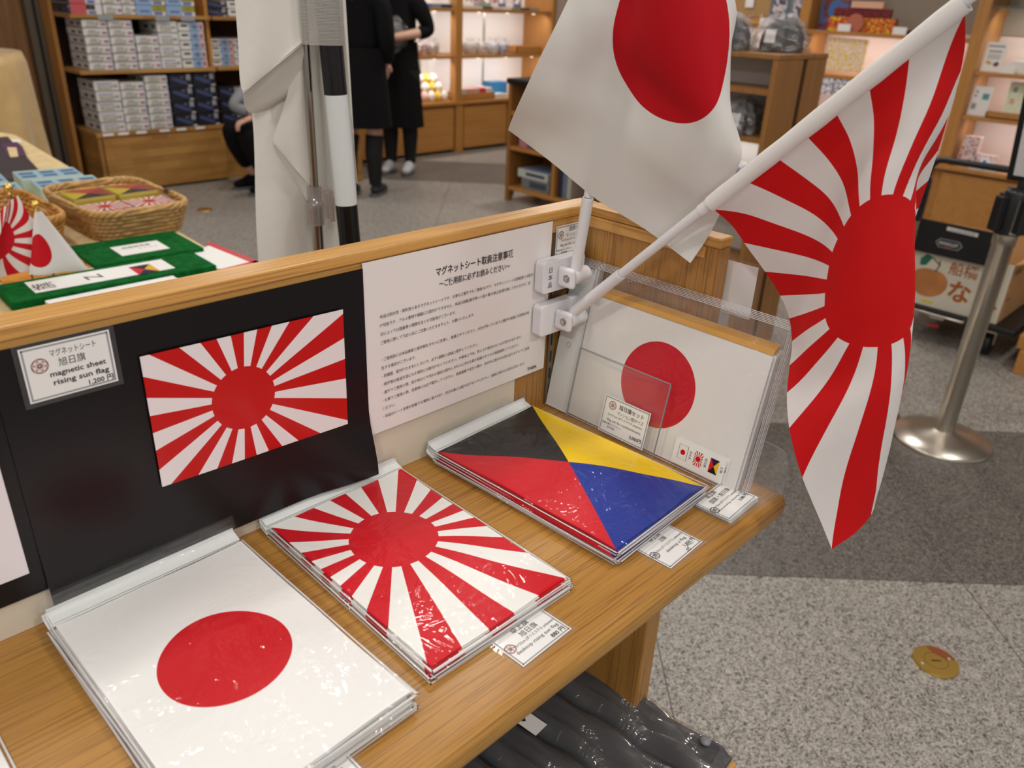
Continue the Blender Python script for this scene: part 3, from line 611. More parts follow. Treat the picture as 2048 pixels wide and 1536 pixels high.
def flag_on_pole(name, lab, piv, dr, data, Lu, Lv, cu, cv, mat, sleeve=(.2335, .4835), edge=None):
    t = thing(name, lab, 'flag')
    piv = Vector(piv); dr = Vector(dr).normalized()
    P = lambda s: piv+dr*s
    mb = MB(); mb.tube([P(.004), P(.088)], .0062, 20); mb.tube([P(.088), P(.0895)], [.0062, .0058], 20); mb.build('pole_socket', M_pole, t)
    mb = MB(); mb.tube([P(.0905), P(.245)], .0049, 20, 0); mb.tube([P(.245), P(.50)], .0046, 16, 0); mb.ball(P(.502), .006, 12); mb.build('pole', M_pole, t)
    mb = MB(); mb.tube([P(.2085), P(.224)], .0058, 20); mb.build('collar', M_wplast, t)
    a, b = sleeve
    n = 14
    mb = MB(); mb.tube([P(a+(b-a)*k/n)+Vector((0, 0, -.0012)) for k in range(n+1)], [.0074+.0003*math.sin(k*2.1) for k in range(n+1)], 22, 0, caps=False)
    mb.build('sleeve_hem', M_hem, t, solid=.0004)['label'] = 'white pole sleeve'
    if edge:
        data = list(data)
        for i in range(9):
            q = P(sleeve[0]+Lu*i/8)+Vector(edge)
            for c in range(3): data[i*45+c] = (q[c]-(H if c == 2 else 0))*1e4
    flag_cloth(data, Lu, Lv, cu, cv, mat, t)
    return t
M_hem = pm('flag_hem', (230, 227, 224), .7)
flag_on_pole('hand_flag', 'white flag with a red disc hanging from the upright white pole', (.301, -.030, H+.1725), (0, -math.sin(math.radians(6.2)), math.cos(math.radians(6.2))), FA, .25, .375, .125, .1875, flag_mat('cloth_red_disc', 'sun', .0755, red=(200, 6, 26), white=(232, 230, 226), rough=.75, transl=.25))
flag_on_pole('hand_flag', 'sun ray flag with red rays hanging from the slanted white pole', (.301, -.030, H+.128), (0, -1, 1), FB, .243, .375, .1215, .147, flag_mat('cloth_sun_rays', 'rays', .0622, red=(204, 0, 6), white=(228, 222, 220), rough=.7, transl=.1), sleeve=(.2215, .4690), edge=(0, -.0050, -.0058))

# ---------------------------------------------------------------- grey vinyl packs on the lower shelf
M_vinyl = pm('grey_vinyl', (74, 76, 80), .34, spec=.5, coat=.3, coatr=.25, bump=.12, bscale=25)
M_snap = pm('snap_grey', (124, 124, 130), .4)
def vinyl_pack(lab):
    t = thing('vinyl_pouch', lab, 'pouch', group='grey vinyl pouches on the lower shelf')
    L = .34; w = .052
    def hh(u, v): return .016*(1-abs(2*min(max(u, .0), 1)-1)**4)-.005*math.exp(-((u-.42)/.05)**2)+.0022*math.sin(v*17+u*3)+.0016*math.sin(v*31-u*8)+.003*sstep(.62, .70, u)
    mb = MB(); mb.grid(lambda u, v: ((u-.5)*w, -L/2+L*v, .0006+hh(u, v)*(1 if .01 < v < .99 else .35)), 14, 40, 0)
    mb.quad((-w/2, -L/2, .0004), (w/2, -L/2, .0004), (w/2, L/2, .0004), (-w/2, L/2, .0004), 0)
    mb.build('pouch', M_vinyl, t, solid=.0006)
    for yy in (-.146,):
        mb = MB(); mb.lathe([(.0055, .0), (.0055, .0012), (.0038, .0022), (1e-5, .0026)], 20, 0, T3(.010, yy, .0192)); mb.build('snap_button', M_snap, t)
    mb = MB(); mb.grid(lambda u, v: ((u-.5)*(w+.003), -L/2-.006+(L+.01)*v, .0030+hh(u, v)+.0012*math.sin(v*40+u*13)*math.sin(u*9+2)), 20, 60, 0); mb.build('clear_bag', M_film4, t)
    return t
vp = None
for k in range(8):
    lab = 'grey vinyl pouch, '+('rightmost of the row under the shelf' if k == 0 else ORD[k].replace('from the top', 'from the right')+' under the shelf' if k < 7 else 'leftmost under the shelf')
    o = vinyl_pack(lab) if vp is None else copy_tree(vp)
    vp = vp or o
    o['label'] = lab
    o.location = (.147-.0545*k, -.200+.006*(k % 2), H-.2035); o.rotation_euler = (0, .04, .11-.004*k)
mb = MB(); mb.quad((-.009, -.03, 0), (.009, -.03, 0), (.009, .03, 0), (-.009, .03, 0), 0); mb.text('◆◆◆◆', .006, 0, 0, 1, 'C', Matrix.Rotation(PI/2, 4, 'Z'), .0002)
o = mb.build('paper_tag', [M_white, M_ink]); o.location = (.062, -.20, H-.1815); o.rotation_euler = (0, .04, .1); tag(o, 'small white paper tag lying on the grey vinyl pouches', 'tag')
# ================================================================ walls behind
M_wallp = pm('painted_wall', (196, 186, 172), .8)
mb = MB(); mb.box(-3.5, 1.42, 5.74, 5.82, 0, CEIL); struct(mb.build('wall_left', M_wallw))
mb = MB(); mb.box(1.42, 9, 5.80, 5.88, 0, CEIL); struct(mb.build('wall_back', M_wallp))
mb = MB(); mb.box(5.95, 6.05, -4, 5.8, 0, CEIL); struct(mb.build('wall_right', pm('taupe_wall', (150, 138, 124), .8)))
mb = MB(); mb.box(1.415, 1.455, 5.66, 5.74, 0, CEIL, 0); mb.box(1.455, 1.475, 5.67, 5.74, 0, CEIL, 1); mb.box(1.475, 1.50, 5.66, 5.74, 0, CEIL, 0)
struct(mb.build('trim_1', [pm('trim_metal', (112, 104, 92), .4, metal=.7), M_black]))

# ================================================================ table behind the counter
TT = .75
M_cream = pm('cream_table_cloth', (226, 200, 150), .6, var=.12, scale=30, bump=.3, bscale=45)
tb = thing('display_table', 'long display table with a cream top behind the counter', 'table')
mb = MB(); mb.prism([(-1.2, 1.02), (.448, 1.02), (.575, 3.16), (.55, 3.235), (.50, 3.26), (-1.2, 3.26)], TT-.03, TT, 0); mb.build('tabletop', M_cream, tb, bev=.004)
for x, y in ((.36, 1.1), (.47, 3.12), (-1.1, 1.1), (-1.1, 3.15)):
    mb = MB(); mb.box(x-.025, x+.025, y-.025, y+.025, 0, TT-.03); mb.build('leg', M_dwood, tb)
M_wick = [pm('wicker', (196, 156, 98), .55, var=.25, scale=60), pm('wicker_amber', (196, 140, 66), .5, var=.25, scale=60)]
def basket(lab, c, ang, w, l, h, mat, group='wicker baskets on the table'):
    """w along local x, l along local y; woven strands around upright stakes, plaited rim"""
    t = thing('wicker_basket', lab, 'basket', (c[0], c[1], TT), (0, 0, ang), group=group)
    def ringp(k, z, r0):                      # rounded rectangle, flaring to the rim
        f = .86+.14*z/h; out = []
        n = 64
        for i in range(n):
            a = 2*PI*i/n; ca, sa = math.cos(a), math.sin(a)
            e = .36
            x = math.copysign(abs(ca)**e, ca)*w/2*f; y = math.copysign(abs(sa)**e, sa)*l/2*f
            wv = 1+r0*math.cos(i*PI/1+k*PI)
            out.append((x*wv, y*wv, z))
        return out
    mb = MB()
    rows = int(h/.0105)
    for k in range(rows): mb.tube(ringp(k, .006+k*.0105, .018), .0052, 6, 0, closed=True)
    mb.build('woven_wall', mat, t)
    mb = MB()
    for k, ph in enumerate((0, 2.1, 4.2)):
        pts = []
        n = 120
        for i in range(n):
            a = 2*PI*i/n; e = .36
            ca, sa = math.cos(a), math.sin(a)
            q = a*11+ph; rr = 1+.014*math.cos(q)
            pts.append((math.copysign(abs(ca)**e, ca)*w/2*rr*1.005, math.copysign(abs(sa)**e, sa)*l/2*rr*1.005, h+.004+.005*math.sin(q)))
        mb.tube(pts, .0058, 6, 0, closed=True)
    mb.build('plaited_rim', mat, t)
    mb = MB(); mb.prism([(p[0]*.99, p[1]*.99) for p in ringp(0, 0, 0)], 0.001, .006, 0); mb.build('base', mat, t)
    return t
basket('wicker basket on the table holding stacks of sun ray and four colour packs', (.385, 1.605), .02, .245, .37, .068, M_wick[0])
basket('amber wicker basket at the left with flag postcards behind the small table flags', (.095, 1.59), .03, .235, .35, .075, M_wick[1])
M_block = {'rays': flag_mat('block_rays', 'rays', .0125, red=(206, 40, 56), white=(240, 236, 232), cloth=False, rough=.35, coat=.4),
           'zulu': flag_mat('block_zulu', 'zulu', 0, cloth=False, rough=.35, coat=.4, cols=((200, 80, 60), (170, 70, 60), (52, 50, 58), (214, 196, 60)))}
M_blockside = {'rays': pm('block_rays_side', (226, 176, 180), .4), 'zulu': pm('block_zulu_side', (206, 190, 90), .4)}
def block(kind, lab, x, y, z, ang=0, n=5, w=.085, l=.062, grp=None):
    t = None
    for k in range(n):
        lb = lab+', '+('lowest' if k == 0 else ORD[n-1-k])
        if t is None:
            o = thing('flag_sticker_pack', lb, 'sticker pack', group=grp)
            mb = MB(); mb.grid(lambda u, v: ((u-.5)*w, (v-.5)*l, .0095), 2, 2, 0, (lambda u, v: ((u-.5)*2, (v-.5)*2)) if kind == 'zulu' else (lambda u, v: ((v-.5)*l*.8, (u-.5)*w*.8)))
            mb.box(-w/2, w/2, -l/2, l/2, 0, .0094, 1)
            if kind == 'rays':
                for q in range(4): mb.box(-w/2+.008+q*.021, -w/2+.018+q*.021, -l/2-.0003, -l/2, .001, .008, 2)
            mb.build('card', [M_block[kind], M_blockside[kind], pm('block_red', (206, 40, 56), .4)], o)
            mb = MB(); mb.grid(lambda u, v: ((u-.5)*(w+.004), (v-.5)*(l+.004), .0102), 2, 2); mb.build('clear_wrap', M_film, o)
            t = o
        else: o = copy_tree(t); o['label'] = lb
        o.location = (x+random.uniform(-.001, .001), y+random.uniform(-.001, .001), z+.0103*k); o.rotation_euler = (0, 0, ang+random.uniform(-.02, .02))
for k, (x, y) in enumerate(((.332, 1.53), (.440, 1.525))): block('rays', 'sun ray sticker pack in the right basket, '+('left' if k == 0 else 'right')+' pile', x, y, TT+.0065, .02, 6, .100, .085, 'sun ray packs in the basket')
for k, (x, y) in enumerate(((.332, 1.645), (.440, 1.64))): block('zulu', 'four colour sticker pack in the right basket, '+('left' if k == 0 else 'right')+' pile', x, y, TT+.0065, .05, 7, .100, .10, 'four colour packs in the basket')
def postcard(lab, x, y, z, kind, tilt=0, w=.1, l=.07, grp=None):
    mb = MB(); mb.grid(lambda u, v: ((u-.5)*w, (v-.5)*l, .0008), 2, 2, 0, (lambda u, v: ((u-.5)*2, (v-.5)*2)) if kind == 'zulu' else (lambda u, v: ((v-.5)*l, (u-.5)*w))); mb.box(-w/2, w/2, -l/2, l/2, 0, .0007, 1)
    o = mb.build('flag_postcard', [M_block[kind], M_white]); o.location = (x, y, z); o.rotation_euler = (tilt, 0, .05); return tag(o, lab, 'postcard', grp)
postcard('sun ray postcard lying in the amber basket', .09, 1.66, TT+.028, 'rays', .5)
postcard('four colour postcard in the front right of the amber basket', .150, 1.545, TT+.0285, 'zulu', .25, .075, .055)

# green felt boards with strips
M_felt = pm('green_felt', (14, 92, 38), .95, var=.3, scale=60, bump=.6, bscale=160, spec=.1)
def board(lab, c, ang, w, l, z, words, strip, extra=None, hgt=.014):
    t = thing('felt_board', lab, 'board', (c[0], c[1], z), (0, 0, ang), group='green felt boards on the table')
    mb = MB(); mb.box(-w/2, w/2, -l/2, l/2, 0, hgt); mb.build('felt_panel', M_felt, t, bev=.003)
    mb = MB(); sx, sy, sw, sl = strip
    mb.quad((sx-sw/2, sy-sl/2, hgt+.0006), (sx+sw/2, sy-sl/2, hgt+.0006), (sx+sw/2, sy+sl/2, hgt+.0006), (sx-sw/2, sy+sl/2, hgt+.0006), 0)
    for (b, s, x, y, rot) in words: mb.text(b, s, 0, 0, 1, 'C', T3(x, y, hgt+.0009) @ R2(rot), 0)
    if extra: extra(mb, hgt)
    mb.build('name_strip', [M_white, M_ink, flag_mat('strip_zulu', 'zulu', 0, cloth=False, cols=((34, 28, 40), (226, 168, 50), (28, 24, 60), (206, 30, 44)))], t)
    return t
board('green felt board with five small characters on a white strip, behind the Z board', (.318, 1.325), -.03, .245, .185, TT, [('旗艦旗軍艦', .013, -.0, -.002, 0), ('旗・旗・旗・旗', .006, .02, -.02, 0)], (.003, -.015, .108, .082))
def zf(mb, h): mb.grid(lambda u, v: (.066+.044*(u-.5), -.006+.062*(v-.5), h+.0009), 2, 2, 2, lambda u, v: ((u-.5)*2, (v-.5)*2))
board('green felt board with a Z and a four colour flag on a white strip', (.188, 1.127), -.03, .40, .125, TT+.004, [('Z', .046, -.018, .004, PI/2+.1), ('旗', .044, -.112, .0, PI/2)], (-.015, .005, .272, .078), zf, hgt=.02)
mb = MB(); mb.box(.038, .285, 1.022, 1.052, TT, TT+.022, 0); tag(mb.build('name_strip', [M_white]), 'white strip standing right behind the counter top edge', 'label strip')
t = thing('plastic_pack', 'orange printed flag pack with dark lettering under the small table flags', 'pack')
mb = MB(); mb.box(.02, .212, 1.205, 1.44, TT+.0005, TT+.006, 0); mb.text('軍艦旗', .03, .172, 1.28, 1, 'C', None, TT+.0064); mb.quad((.175, 1.215, TT+.0066), (.202, 1.215, TT+.0066), (.202, 1.25, TT+.0066), (.175, 1.25, TT+.0066), 2); mb.build('card', [pm('orange_pack', (236, 160, 20), .5), M_ink, M_white], t)
mb = MB(); mb.grid(lambda u, v: (.015+.202*u, 1.2+.245*v, TT+.0075+.001*math.sin(u*13+v*7)), 12, 12); mb.build('clear_bag', M_film2, t)
t = thing('plastic_pack', 'white folded flag in a red edged clear pack beside the green boards', 'pack')
mb = MB(); mb.prism([(.41, 1.075), (.49, 1.085), (.475, 1.27), (.33, 1.20)], TT+.0005, TT+.005, 0); mb.build('folded_flag', M_white, t)
mb = MB()
for a, b in (((.39, 1.06), (.497, 1.075)), ((.497, 1.075), (.482, 1.285)), ((.32, 1.19), (.39, 1.235))):
    d = Vector((b[0]-a[0], b[1]-a[1], 0)).normalized(); n = Vector((-d.y, d.x, 0))*.016
    mb.prism([a, b, (b[0]+n.x, b[1]+n.y), (a[0]+n.x, a[1]+n.y)], TT+.0052, TT+.0062, 0)
mb.build('red_edge', pm('red_pack_edge', (206, 30, 52), .4), t)

# pale blue boxes
M_lb = pm('pale_blue_box', (150, 188, 214), .4); M_lbt = pm('pale_green_edge', (190, 206, 190), .5)
def blue_box(lab, x, y, ang, n=3):
    t = thing('gift_box', lab, 'box', (x, y, TT), (0, 0, ang), group='pale blue printed boxes on the table')
    mb = MB(); w, l, h = .165, .13, .05
    mb.box(-w/2, w/2, -l/2, l/2, 0, h, 0); mb.build('carton', M_lbt, t, bev=.002)
    mb = MB()
    for i in range(3):
        cx = -w/2+w/6+i*w/3
        mb.quad((cx-w*.155, -l*.46, h+.0004), (cx+w*.155, -l*.46, h+.0004), (cx+w*.155, l*.36, h+.0004), (cx-w*.155, l*.36, h+.0004), 0)
        for q in range(2):
            yy = -l*.34+q*l*.36
            mb.quad((cx-w*.11, yy, h+.0007), (cx+w*.11, yy, h+.0007), (cx+w*.11, yy+l*.18, h+.0007), (cx-w*.11, yy+l*.18, h+.0007), 1+q % 2*0)
            mb.quad((cx-w*.13, yy+l*.21, h+.0007), (cx+w*.13, yy+l*.21, h+.0007), (cx+w*.13, yy+l*.25, h+.0007), (cx-w*.13, yy+l*.25, h+.0007), 2)
    mb.build('print', [M_lb, pm('box_picture', (84, 104, 128), .5), pm('box_sky', (96, 160, 214), .5)], t)
blue_box('pale blue printed box, rear one of the pair left of the basket', .372, 2.09, -.1)
blue_box('pale blue printed box, front one of the pair left of the basket', .378, 1.945, -.1)
blue_box('pale blue printed box cut off at the left edge of the photo', .175, 2.10, -.1)
blue_box('pale blue printed box at the left edge in front of another', .175, 1.955, -.1)
t = thing('dark_folder', 'dark purple folder lying at the far end of the cream table', 'folder')
mb = MB(); mb.prism([(.10, 2.26), (.405, 2.26), (.52, 3.05), (.10, 3.05)], TT+.0005, TT+.012, 0); mb.build('cover', pm('dark_purple', (62, 54, 62), .5, var=.2, scale=6), t)
mb = MB(); mb.prism([(.40, 2.62), (.455, 2.60), (.50, 2.80), (.51, 2.90), (.455, 2.90)], TT+.0126, TT+.0136, 0); mb.build('ribbon', pm('purple_ribbon', (84, 52, 84), .5), t)
mb = MB(); mb.prism([(.405, 2.60), (.43, 2.60), (.475, 2.78), (.45, 2.80)], TT+.0138, TT+.0142, 0); mb.build('paper_slip', M_cream, t)
mb = MB(); mb.prism([(.50, 2.98), (.545, 2.96), (.55, 3.02), (.51, 3.04)], TT+.0005, TT+.002, 0); tag(mb.build('paper_note', M_white), 'small white note at the far end of the cream table', 'note')

# little flags on sticks
def mini_flag(lab, x, y, ztop, lean, mat, pts, cu, cv, Lu, Lv, rod=True):
    t = thing('table_flag', lab, 'table flag', group='little table flags with golden balls')
    zb = TT+.005
    base = Vector((x, y, zb)); top = Vector((x+lean[0], y+lean[1], ztop))
    mb = MB(); mb.tube([base, top], .0024, 10); mb.build('stick', M_chrome, t)
    mb = MB(); mb.ball(tuple(top+Vector((0, 0, .008))), .0088, 16); mb.lathe([(.006, -.004), (.0045, .002)], 12, 0, T3(*top)); mb.build('ball_top', M_gold, t)
    mb = MB(); mb.lathe([(.022, 0), (.022, .003), (.012, .005), (1e-5, .006)], 20, 0, T3(x, y, TT+.0)); mb.build('base', M_chrome, t)
    def fn(u, v):                      # u down the stick, v outwards; the free side hangs in folds
        p = top.lerp(base, .03+.80*u)
        return pts(p, u, v)
    mb = MB(); mb.grid(fn, 24, 24, 0, lambda u, v: (v*Lv-cv, -(u*Lu-cu))); mb.build('flag_cloth', mat, t, solid=.0005)
    return t
M_mf1 = flag_mat('small_rays', 'rays', .038, red=(206, 16, 34), white=(238, 234, 230), rough=.6)
M_mf2 = flag_mat('small_disc', 'sun', .040, red=(206, 6, 26), white=(234, 232, 230), rough=.5, transl=.15)
M_mf3 = flag_mat('small_zulu', 'zulu', 0, rough=.5)
def drape(side, spread, fold):
    def f(p, u, v):
        s = side*(.055*v*min(1, .15+1.0*u)*spread)
        return (p.x+s, p.y-.012*math.sin(v*fold+u)*(.3+u)-.012*v, p.z-.045*v*(1-.5*u)*1.0-.01*v)
    return f
def fan(p, u, v):                                            # both free corners hang: a cone of cloth below the ball
    a = -1.15+2.3*v
    r = .010+.058*u
    return (p.x+math.sin(a)*r, p.y-.004-math.cos(a)*r*.35, p.z-.016*abs(v-.5)*2*u)
def fan_r(p, u, v):
    a = -.75+2.0*v
    r = .008+.062*u
    return (p.x+math.sin(a)*r, p.y-.004-math.cos(a)*r*.30-.006*math.sin(v*9)*u, p.z+.0-.014*v*u)
mini_flag('little white flag with a red disc on a stick behind the counter', .106, 1.222, .905, (-.006, .0, 0), M_mf2, fan_r, .092, .026, .15, .16)
mini_flag('little sun ray flag on a stick at the left edge behind the counter', .070, 1.240, .938, (-.004, .008, 0), M_mf1, lambda p, u, v: (p.x+.010-.12*v*(.25+.75*u)+.012*math.sin(v*8)*u+.045*u*(1-v)**2, p.y-.012-.006*math.sin(v*10), p.z-.02*v), .075, .115, .15, .19)
mini_flag('little four colour flag mostly cut off by the left edge of the photo', .03, 1.30, .955, (-.004, .004, 0), M_mf3, lambda p, u, v: (p.x-.10*v, p.y, p.z-.02*v), .5, .5, 1, 1)

# ---------------------------------------------------------------- round table with a golden cloth
rt = thing('round_table', 'round table under a golden satin cloth against the wood wall', 'table', (.66, 4.62, 0))
mb = MB(); mb.lathe([(.385, .935), (.385, .955)], 48); mb.build('tabletop', M_dwood, rt)
mb = MB(); mb.lathe([(.05, 0), (.05, .935)], 16); mb.build('pedestal', M_dwood, rt)
def cl(u, v):
    a = 2*PI*u
    if v < .35: r = .39*v/.35; return (r*math.cos(a), r*math.sin(a), .958)
    s = (v-.35)/.65; r = .39+.02*s**.3+.05*s*(.5+.5*math.sin(a*11))+.03*s*math.sin(a*5+1)
    return (r*math.cos(a), r*math.sin(a), .958-.012*(1-(1-min(1, s*8))**2)-.90*s)
mb = MB(); mb.grid(cl, 150, 30); mb.build('tablecloth', pm('golden_satin', (204, 172, 116), .42, var=.12, scale=9, sheen=.3), rt)

# ================================================================ model kit shelving
ks = thing('display_shelf', 'wooden shelf unit stacked with model kit boxes above a drawer', 'shelf')
mb = MB(); mb.box(1.567, 2.455, 5.225, 5.72, 0.012, .372); mb.box(1.56, 2.462, 5.215, 5.72, .372, .398); mb.build('base_cabinet', M_bwood, ks, bev=.002)
mb = MB(); mb.box(1.587, 2.452, 5.2235, 5.2252, .010, .368, 1); mb.box(1.594, 2.445, 5.203, 5.223, .017, .361); mb.box(1.92, 2.03, 5.2015, 5.205, .340, .366, 1); mb.build('drawer_front', [M_bwood, M_dwood], ks, bev=.002)  # darker plate stands in for the shade in the gap around the drawer
mb = MB(); mb.box(2.462, 3.1, 5.26, 5.72, 0.0, .385); mb.build('base_cabinet', M_bwood, ks, bev=.002)
for z in (.787, 1.118):
    mb = MB(); mb.box(1.53, 2.444, 5.215, 5.70, z-.022, z); mb.build('shelf', M_bwood, ks, bev=.002)
    mb = MB(); mb.box(2.472, 3.1, 5.24, 5.70, z-.022, z); mb.build('shelf', M_bwood, ks, bev=.002)
for x in (1.502, 2.446, 3.1):
    mb = MB(); mb.box(x, x+.024, 5.5 if x < 2 else 5.3, 5.72, 0 if x < 2 else .385, 2.2, 0)
    for k in range(40): mb.box(x+.024, x+.0245, 5.56, 5.566, .42+.035*k, .435+.035*k, 1)
    mb.build('upright', [M_cabz, M_black], ks)
mb = MB(); mb.box(1.526, 3.1, 5.70, 5.72, .385, 2.2); mb.build('back_panel', pm('shelf_back', (70, 44, 28), .6), ks)
M_kw = pm('kit_white', (222, 219, 216), .5); M_kink = pm('kit_ink', (58, 52, 54), .5); M_kol = pm('kit_olive', (150, 146, 60), .5); M_kred = pm('kit_red', (196, 84, 92), .5); M_kbl = pm('kit_blue', (104, 118, 176), .5); M_kteal = pm('kit_teal', (84, 122, 128), .5)
M_kdark = pm('kit_dark', (34, 36, 46), .4); M_knavy = pm('kit_navy', (70, 76, 118), .4); M_kgr = pm('kit_lettering', (150, 150, 158), .5); M_kplane = pm('kit_plane', (66, 76, 92), .5); M_ksky = pm('kit_sky', (140, 168, 206), .45); M_kgreen = pm('kit_green', (96, 128, 92), .5)
KM = [M_kw, M_kink, M_kol, M_kred, M_kbl, M_kteal, M_kdark, M_knavy, M_kgr, M_kplane, M_ksky, M_kgreen]
kproto = {}
def kit(kind, w, h, d):
    key = (kind, round(w, 3), round(h, 3))
    if key in kproto:
        c = kproto[key].copy(); COL.objects.link(c); return c
    mb = MB(); e = .0012; y = -e
    def q(a, b, c, dd, m): mb.quad((w*a, y, h*c), (w*b, y, h*c), (w*b, y, h*dd), (w*a, y, h*dd), m)
    base = 6 if kind == 'dark' else 0
    mb.box(0, w, 0, d, 0, h, base)
    if kind == 'ship':
        q(0, 1, 0, .10, 8); mb.text('WATER LINE', h*.40, w*.42, h*.38, 1, 'C', frame((0, y, 0), (1, 0, 0), (0, 0, 1)), 0, w*.5); q(.12, .62, .16, .28, 2); q(.76, .86, .3, .62, 3); q(.87, .96, .3, .62, 4); q(.2, .5, .72, .8, 8)
    elif kind == 'tall':
        q(0, 1, 0, .08, 8); mb.text('BATTLE SHIP', h*.34, w*.45, h*.34, 1, 'C', frame((0, y, 0), (1, 0, 0), (0, 0, 1)), 0, w*.62); q(.14, .7, .18, .27, 2); q(.78, .92, .35, .6, 8); q(.1, .7, .70, .78, 4)
    elif kind == 'plane':
        q(.42, .82, .06, .94, 10); q(.5, .78, .42, .58, 9); q(.6, .68, .2, .8, 9); q(.84, .96, .2, .8, 3); q(.1, .36, .5, .75, 1); q(0, 1, .0, .07, 11)
    elif kind == 'dark':
        mb.add([(w*.05, y, h*.62), (w*.5, y, h*.25), (w*.78, y, h*.16), (w*.8, y, h*.34), (w*.45, y, h*.62), (w*.12, y, h*.80)], [[0, 1, 2, 3, 4, 5]], 7)
        mb.text('44', h*.25, w*.55, h*.66, 8, 'C', frame((0, y, 0), (1, 0, 0), (0, 0, 1)), 0); q(.74, .93, .52, .95, 8); q(.8, .97, .03, .12, 0)
    elif kind == 'pink':
        q(0, .5, 0, 1, 3); q(.5, .78, .45, .95, 6); q(.55, .8, .05, .35, 4); mb.text('63', h*.3, w*.64, h*.6, 2, 'C', frame((0, y-.0003, 0), (1, 0, 0), (0, 0, 1)), 0)
    elif kind == 'blue':
        q(0, .55, 0, 1, 10); q(.12, .45, .3, .5, 9); q(.55, 1, .4, 1, 2); q(.6, .9, .06, .36, 4); mb.text('F2', h*.3, w*.77, h*.62, 6, 'C', frame((0, y-.0003, 0), (1, 0, 0), (0, 0, 1)), 0)
    else:
        q(.08, .6, .2, .5, 1); q(.65, .9, .2, .6, 3)
    # left end of the box
    mb.quad((-e, d*.1, h*.3), (-e, d*.1, h*.7), (-e, d*.3, h*.7), (-e, d*.3, h*.3), 5 if kind != 'dark' else 7)
    mb.quad((-e, d*.5, h*.3), (-e, d*.5, h*.6), (-e, d*.7, h*.6), (-e, d*.7, h*.3), 1); mb.quad((-e, 0, 0), (-e, 0, h*.1), (-e, d, h*.1), (-e, d, 0), 8)
    o = mb.build('model_kit_box', KM); kproto[key] = o; return o
def kits(kind, n, x, z, w, h, y, desc, d=.30, grp='model kit boxes on the wooden shelf', jit=.006):
    for k in range(n):
        o = kit(kind, w-.004, h-.003, d)
        o.location = (x+random.uniform(-.002, .002)+.0, y+random.uniform(0, jit), z+.0008+h*k)
        lab = desc+', '+(ORD[n-1-k] if k else 'lowest')
        tag(o, lab, 'model kit box', grp)
z = .787
kits('ship', 6, 1.600, z, .152, .0505, 5.225, 'white ship kit box, leftmost stack of the middle shelf')
kits('ship', 6, 1.757, z, .152, .0505, 5.225, 'white ship kit box, second stack from the left, middle shelf')
kits('ship', 4, 1.917, z, .150, .0520, 5.225, 'white ship kit box, third stack from the left, middle shelf')
kits('tall', 4, 2.072, z, .138, .0750, 5.225, 'thick white kit box, fourth stack from the left, middle shelf')
kits('plane', 5, 2.214, z, .180, .0590, 5.225, 'aeroplane kit box, fifth stack from the left, middle shelf')
kits('plane', 4, 2.475, z, .180, .0460, 5.33, 'grey aeroplane kit box in the right bay of the middle shelf')
kits('plane', 4, 2.660, z, .190, .0460, 5.33, 'grey aeroplane kit box beside the white cloth, middle shelf')
z = .398
kits('tall', 5, 1.608, z, .160, .0650, 5.235, 'thick white ship kit box, leftmost stack above the drawer')
kits('ship', 6, 1.772, z, .158, .0520, 5.235, 'white ship kit box, second stack from the left above the drawer')
kits('ship', 7, 1.938, z, .155, .0500, 5.235, 'white ship kit box, third stack from the left above the drawer')
kits('dark', 4, 2.108, z, .165, .0890, 5.235, 'dark ship kit box, left column above the drawer', jit=.002)
kits('dark', 4, 2.277, z, .165, .0895, 5.235, 'dark ship kit box, middle column above the drawer', jit=.002)
kits('dark', 3, 2.480, z-.012, .165, .0890, 5.28, 'dark ship kit box, right column above the drawer', jit=.002)
z = 1.118
kits('dark', 2, 1.43+.10, z, .012+.0, .06, 5.225, 'dark blue kit box end at the left of the top shelf')
kits('pink', 2, 1.548, z, .190, .062, 5.225, 'pink and blue kit box on the top shelf')
kits('ship', 2, 1.742, z, .120, .060, 5.225, 'white kit box, left one beside the pink box on the top shelf')
kits('ship', 2, 1.864, z, .082, .060, 5.225, 'narrow white kit box on the top shelf')
kits('blue', 2, 1.950, z, .195, .064, 5.225, 'blue aeroplane kit box, left one on the top shelf')
kits('blue', 2, 2.148, z, .200, .064, 5.225, 'blue aeroplane kit box, right one on the top shelf')
kits('dark', 2, 2.475, z, .155, .050, 5.32, 'dark kit box in the right bay of the top shelf')
kits('plane', 2, 2.635, z, .170, .050, 5.32, 'grey kit box in the right bay of the top shelf')
for k, x in enumerate((1.695, 2.06, 2.235)):
    mb = MB(); mb.box(x, x+.095, 5.2125, 5.2140, 1.088, 1.117); tag(mb.build('shelf_label', M_grey), ('first', 'second', 'third')[k]+' grey price label from the left on the top kit shelf edge', 'label', 'labels on the top kit shelf')
for k, x in enumerate((1.60, 1.70, 1.82, 1.98, 2.10, 2.24)):
    mb = MB(); mb.box(x, x+.07, 5.2130, 5.2145, .380, .396); tag(mb.build('shelf_label', M_white), 'small white label on the drawer edge, '+('leftmost' if k == 0 else ORD[k].replace('from the top', 'from the left') if k < 5 else 'rightmost'), 'label', 'labels on the drawer edge')

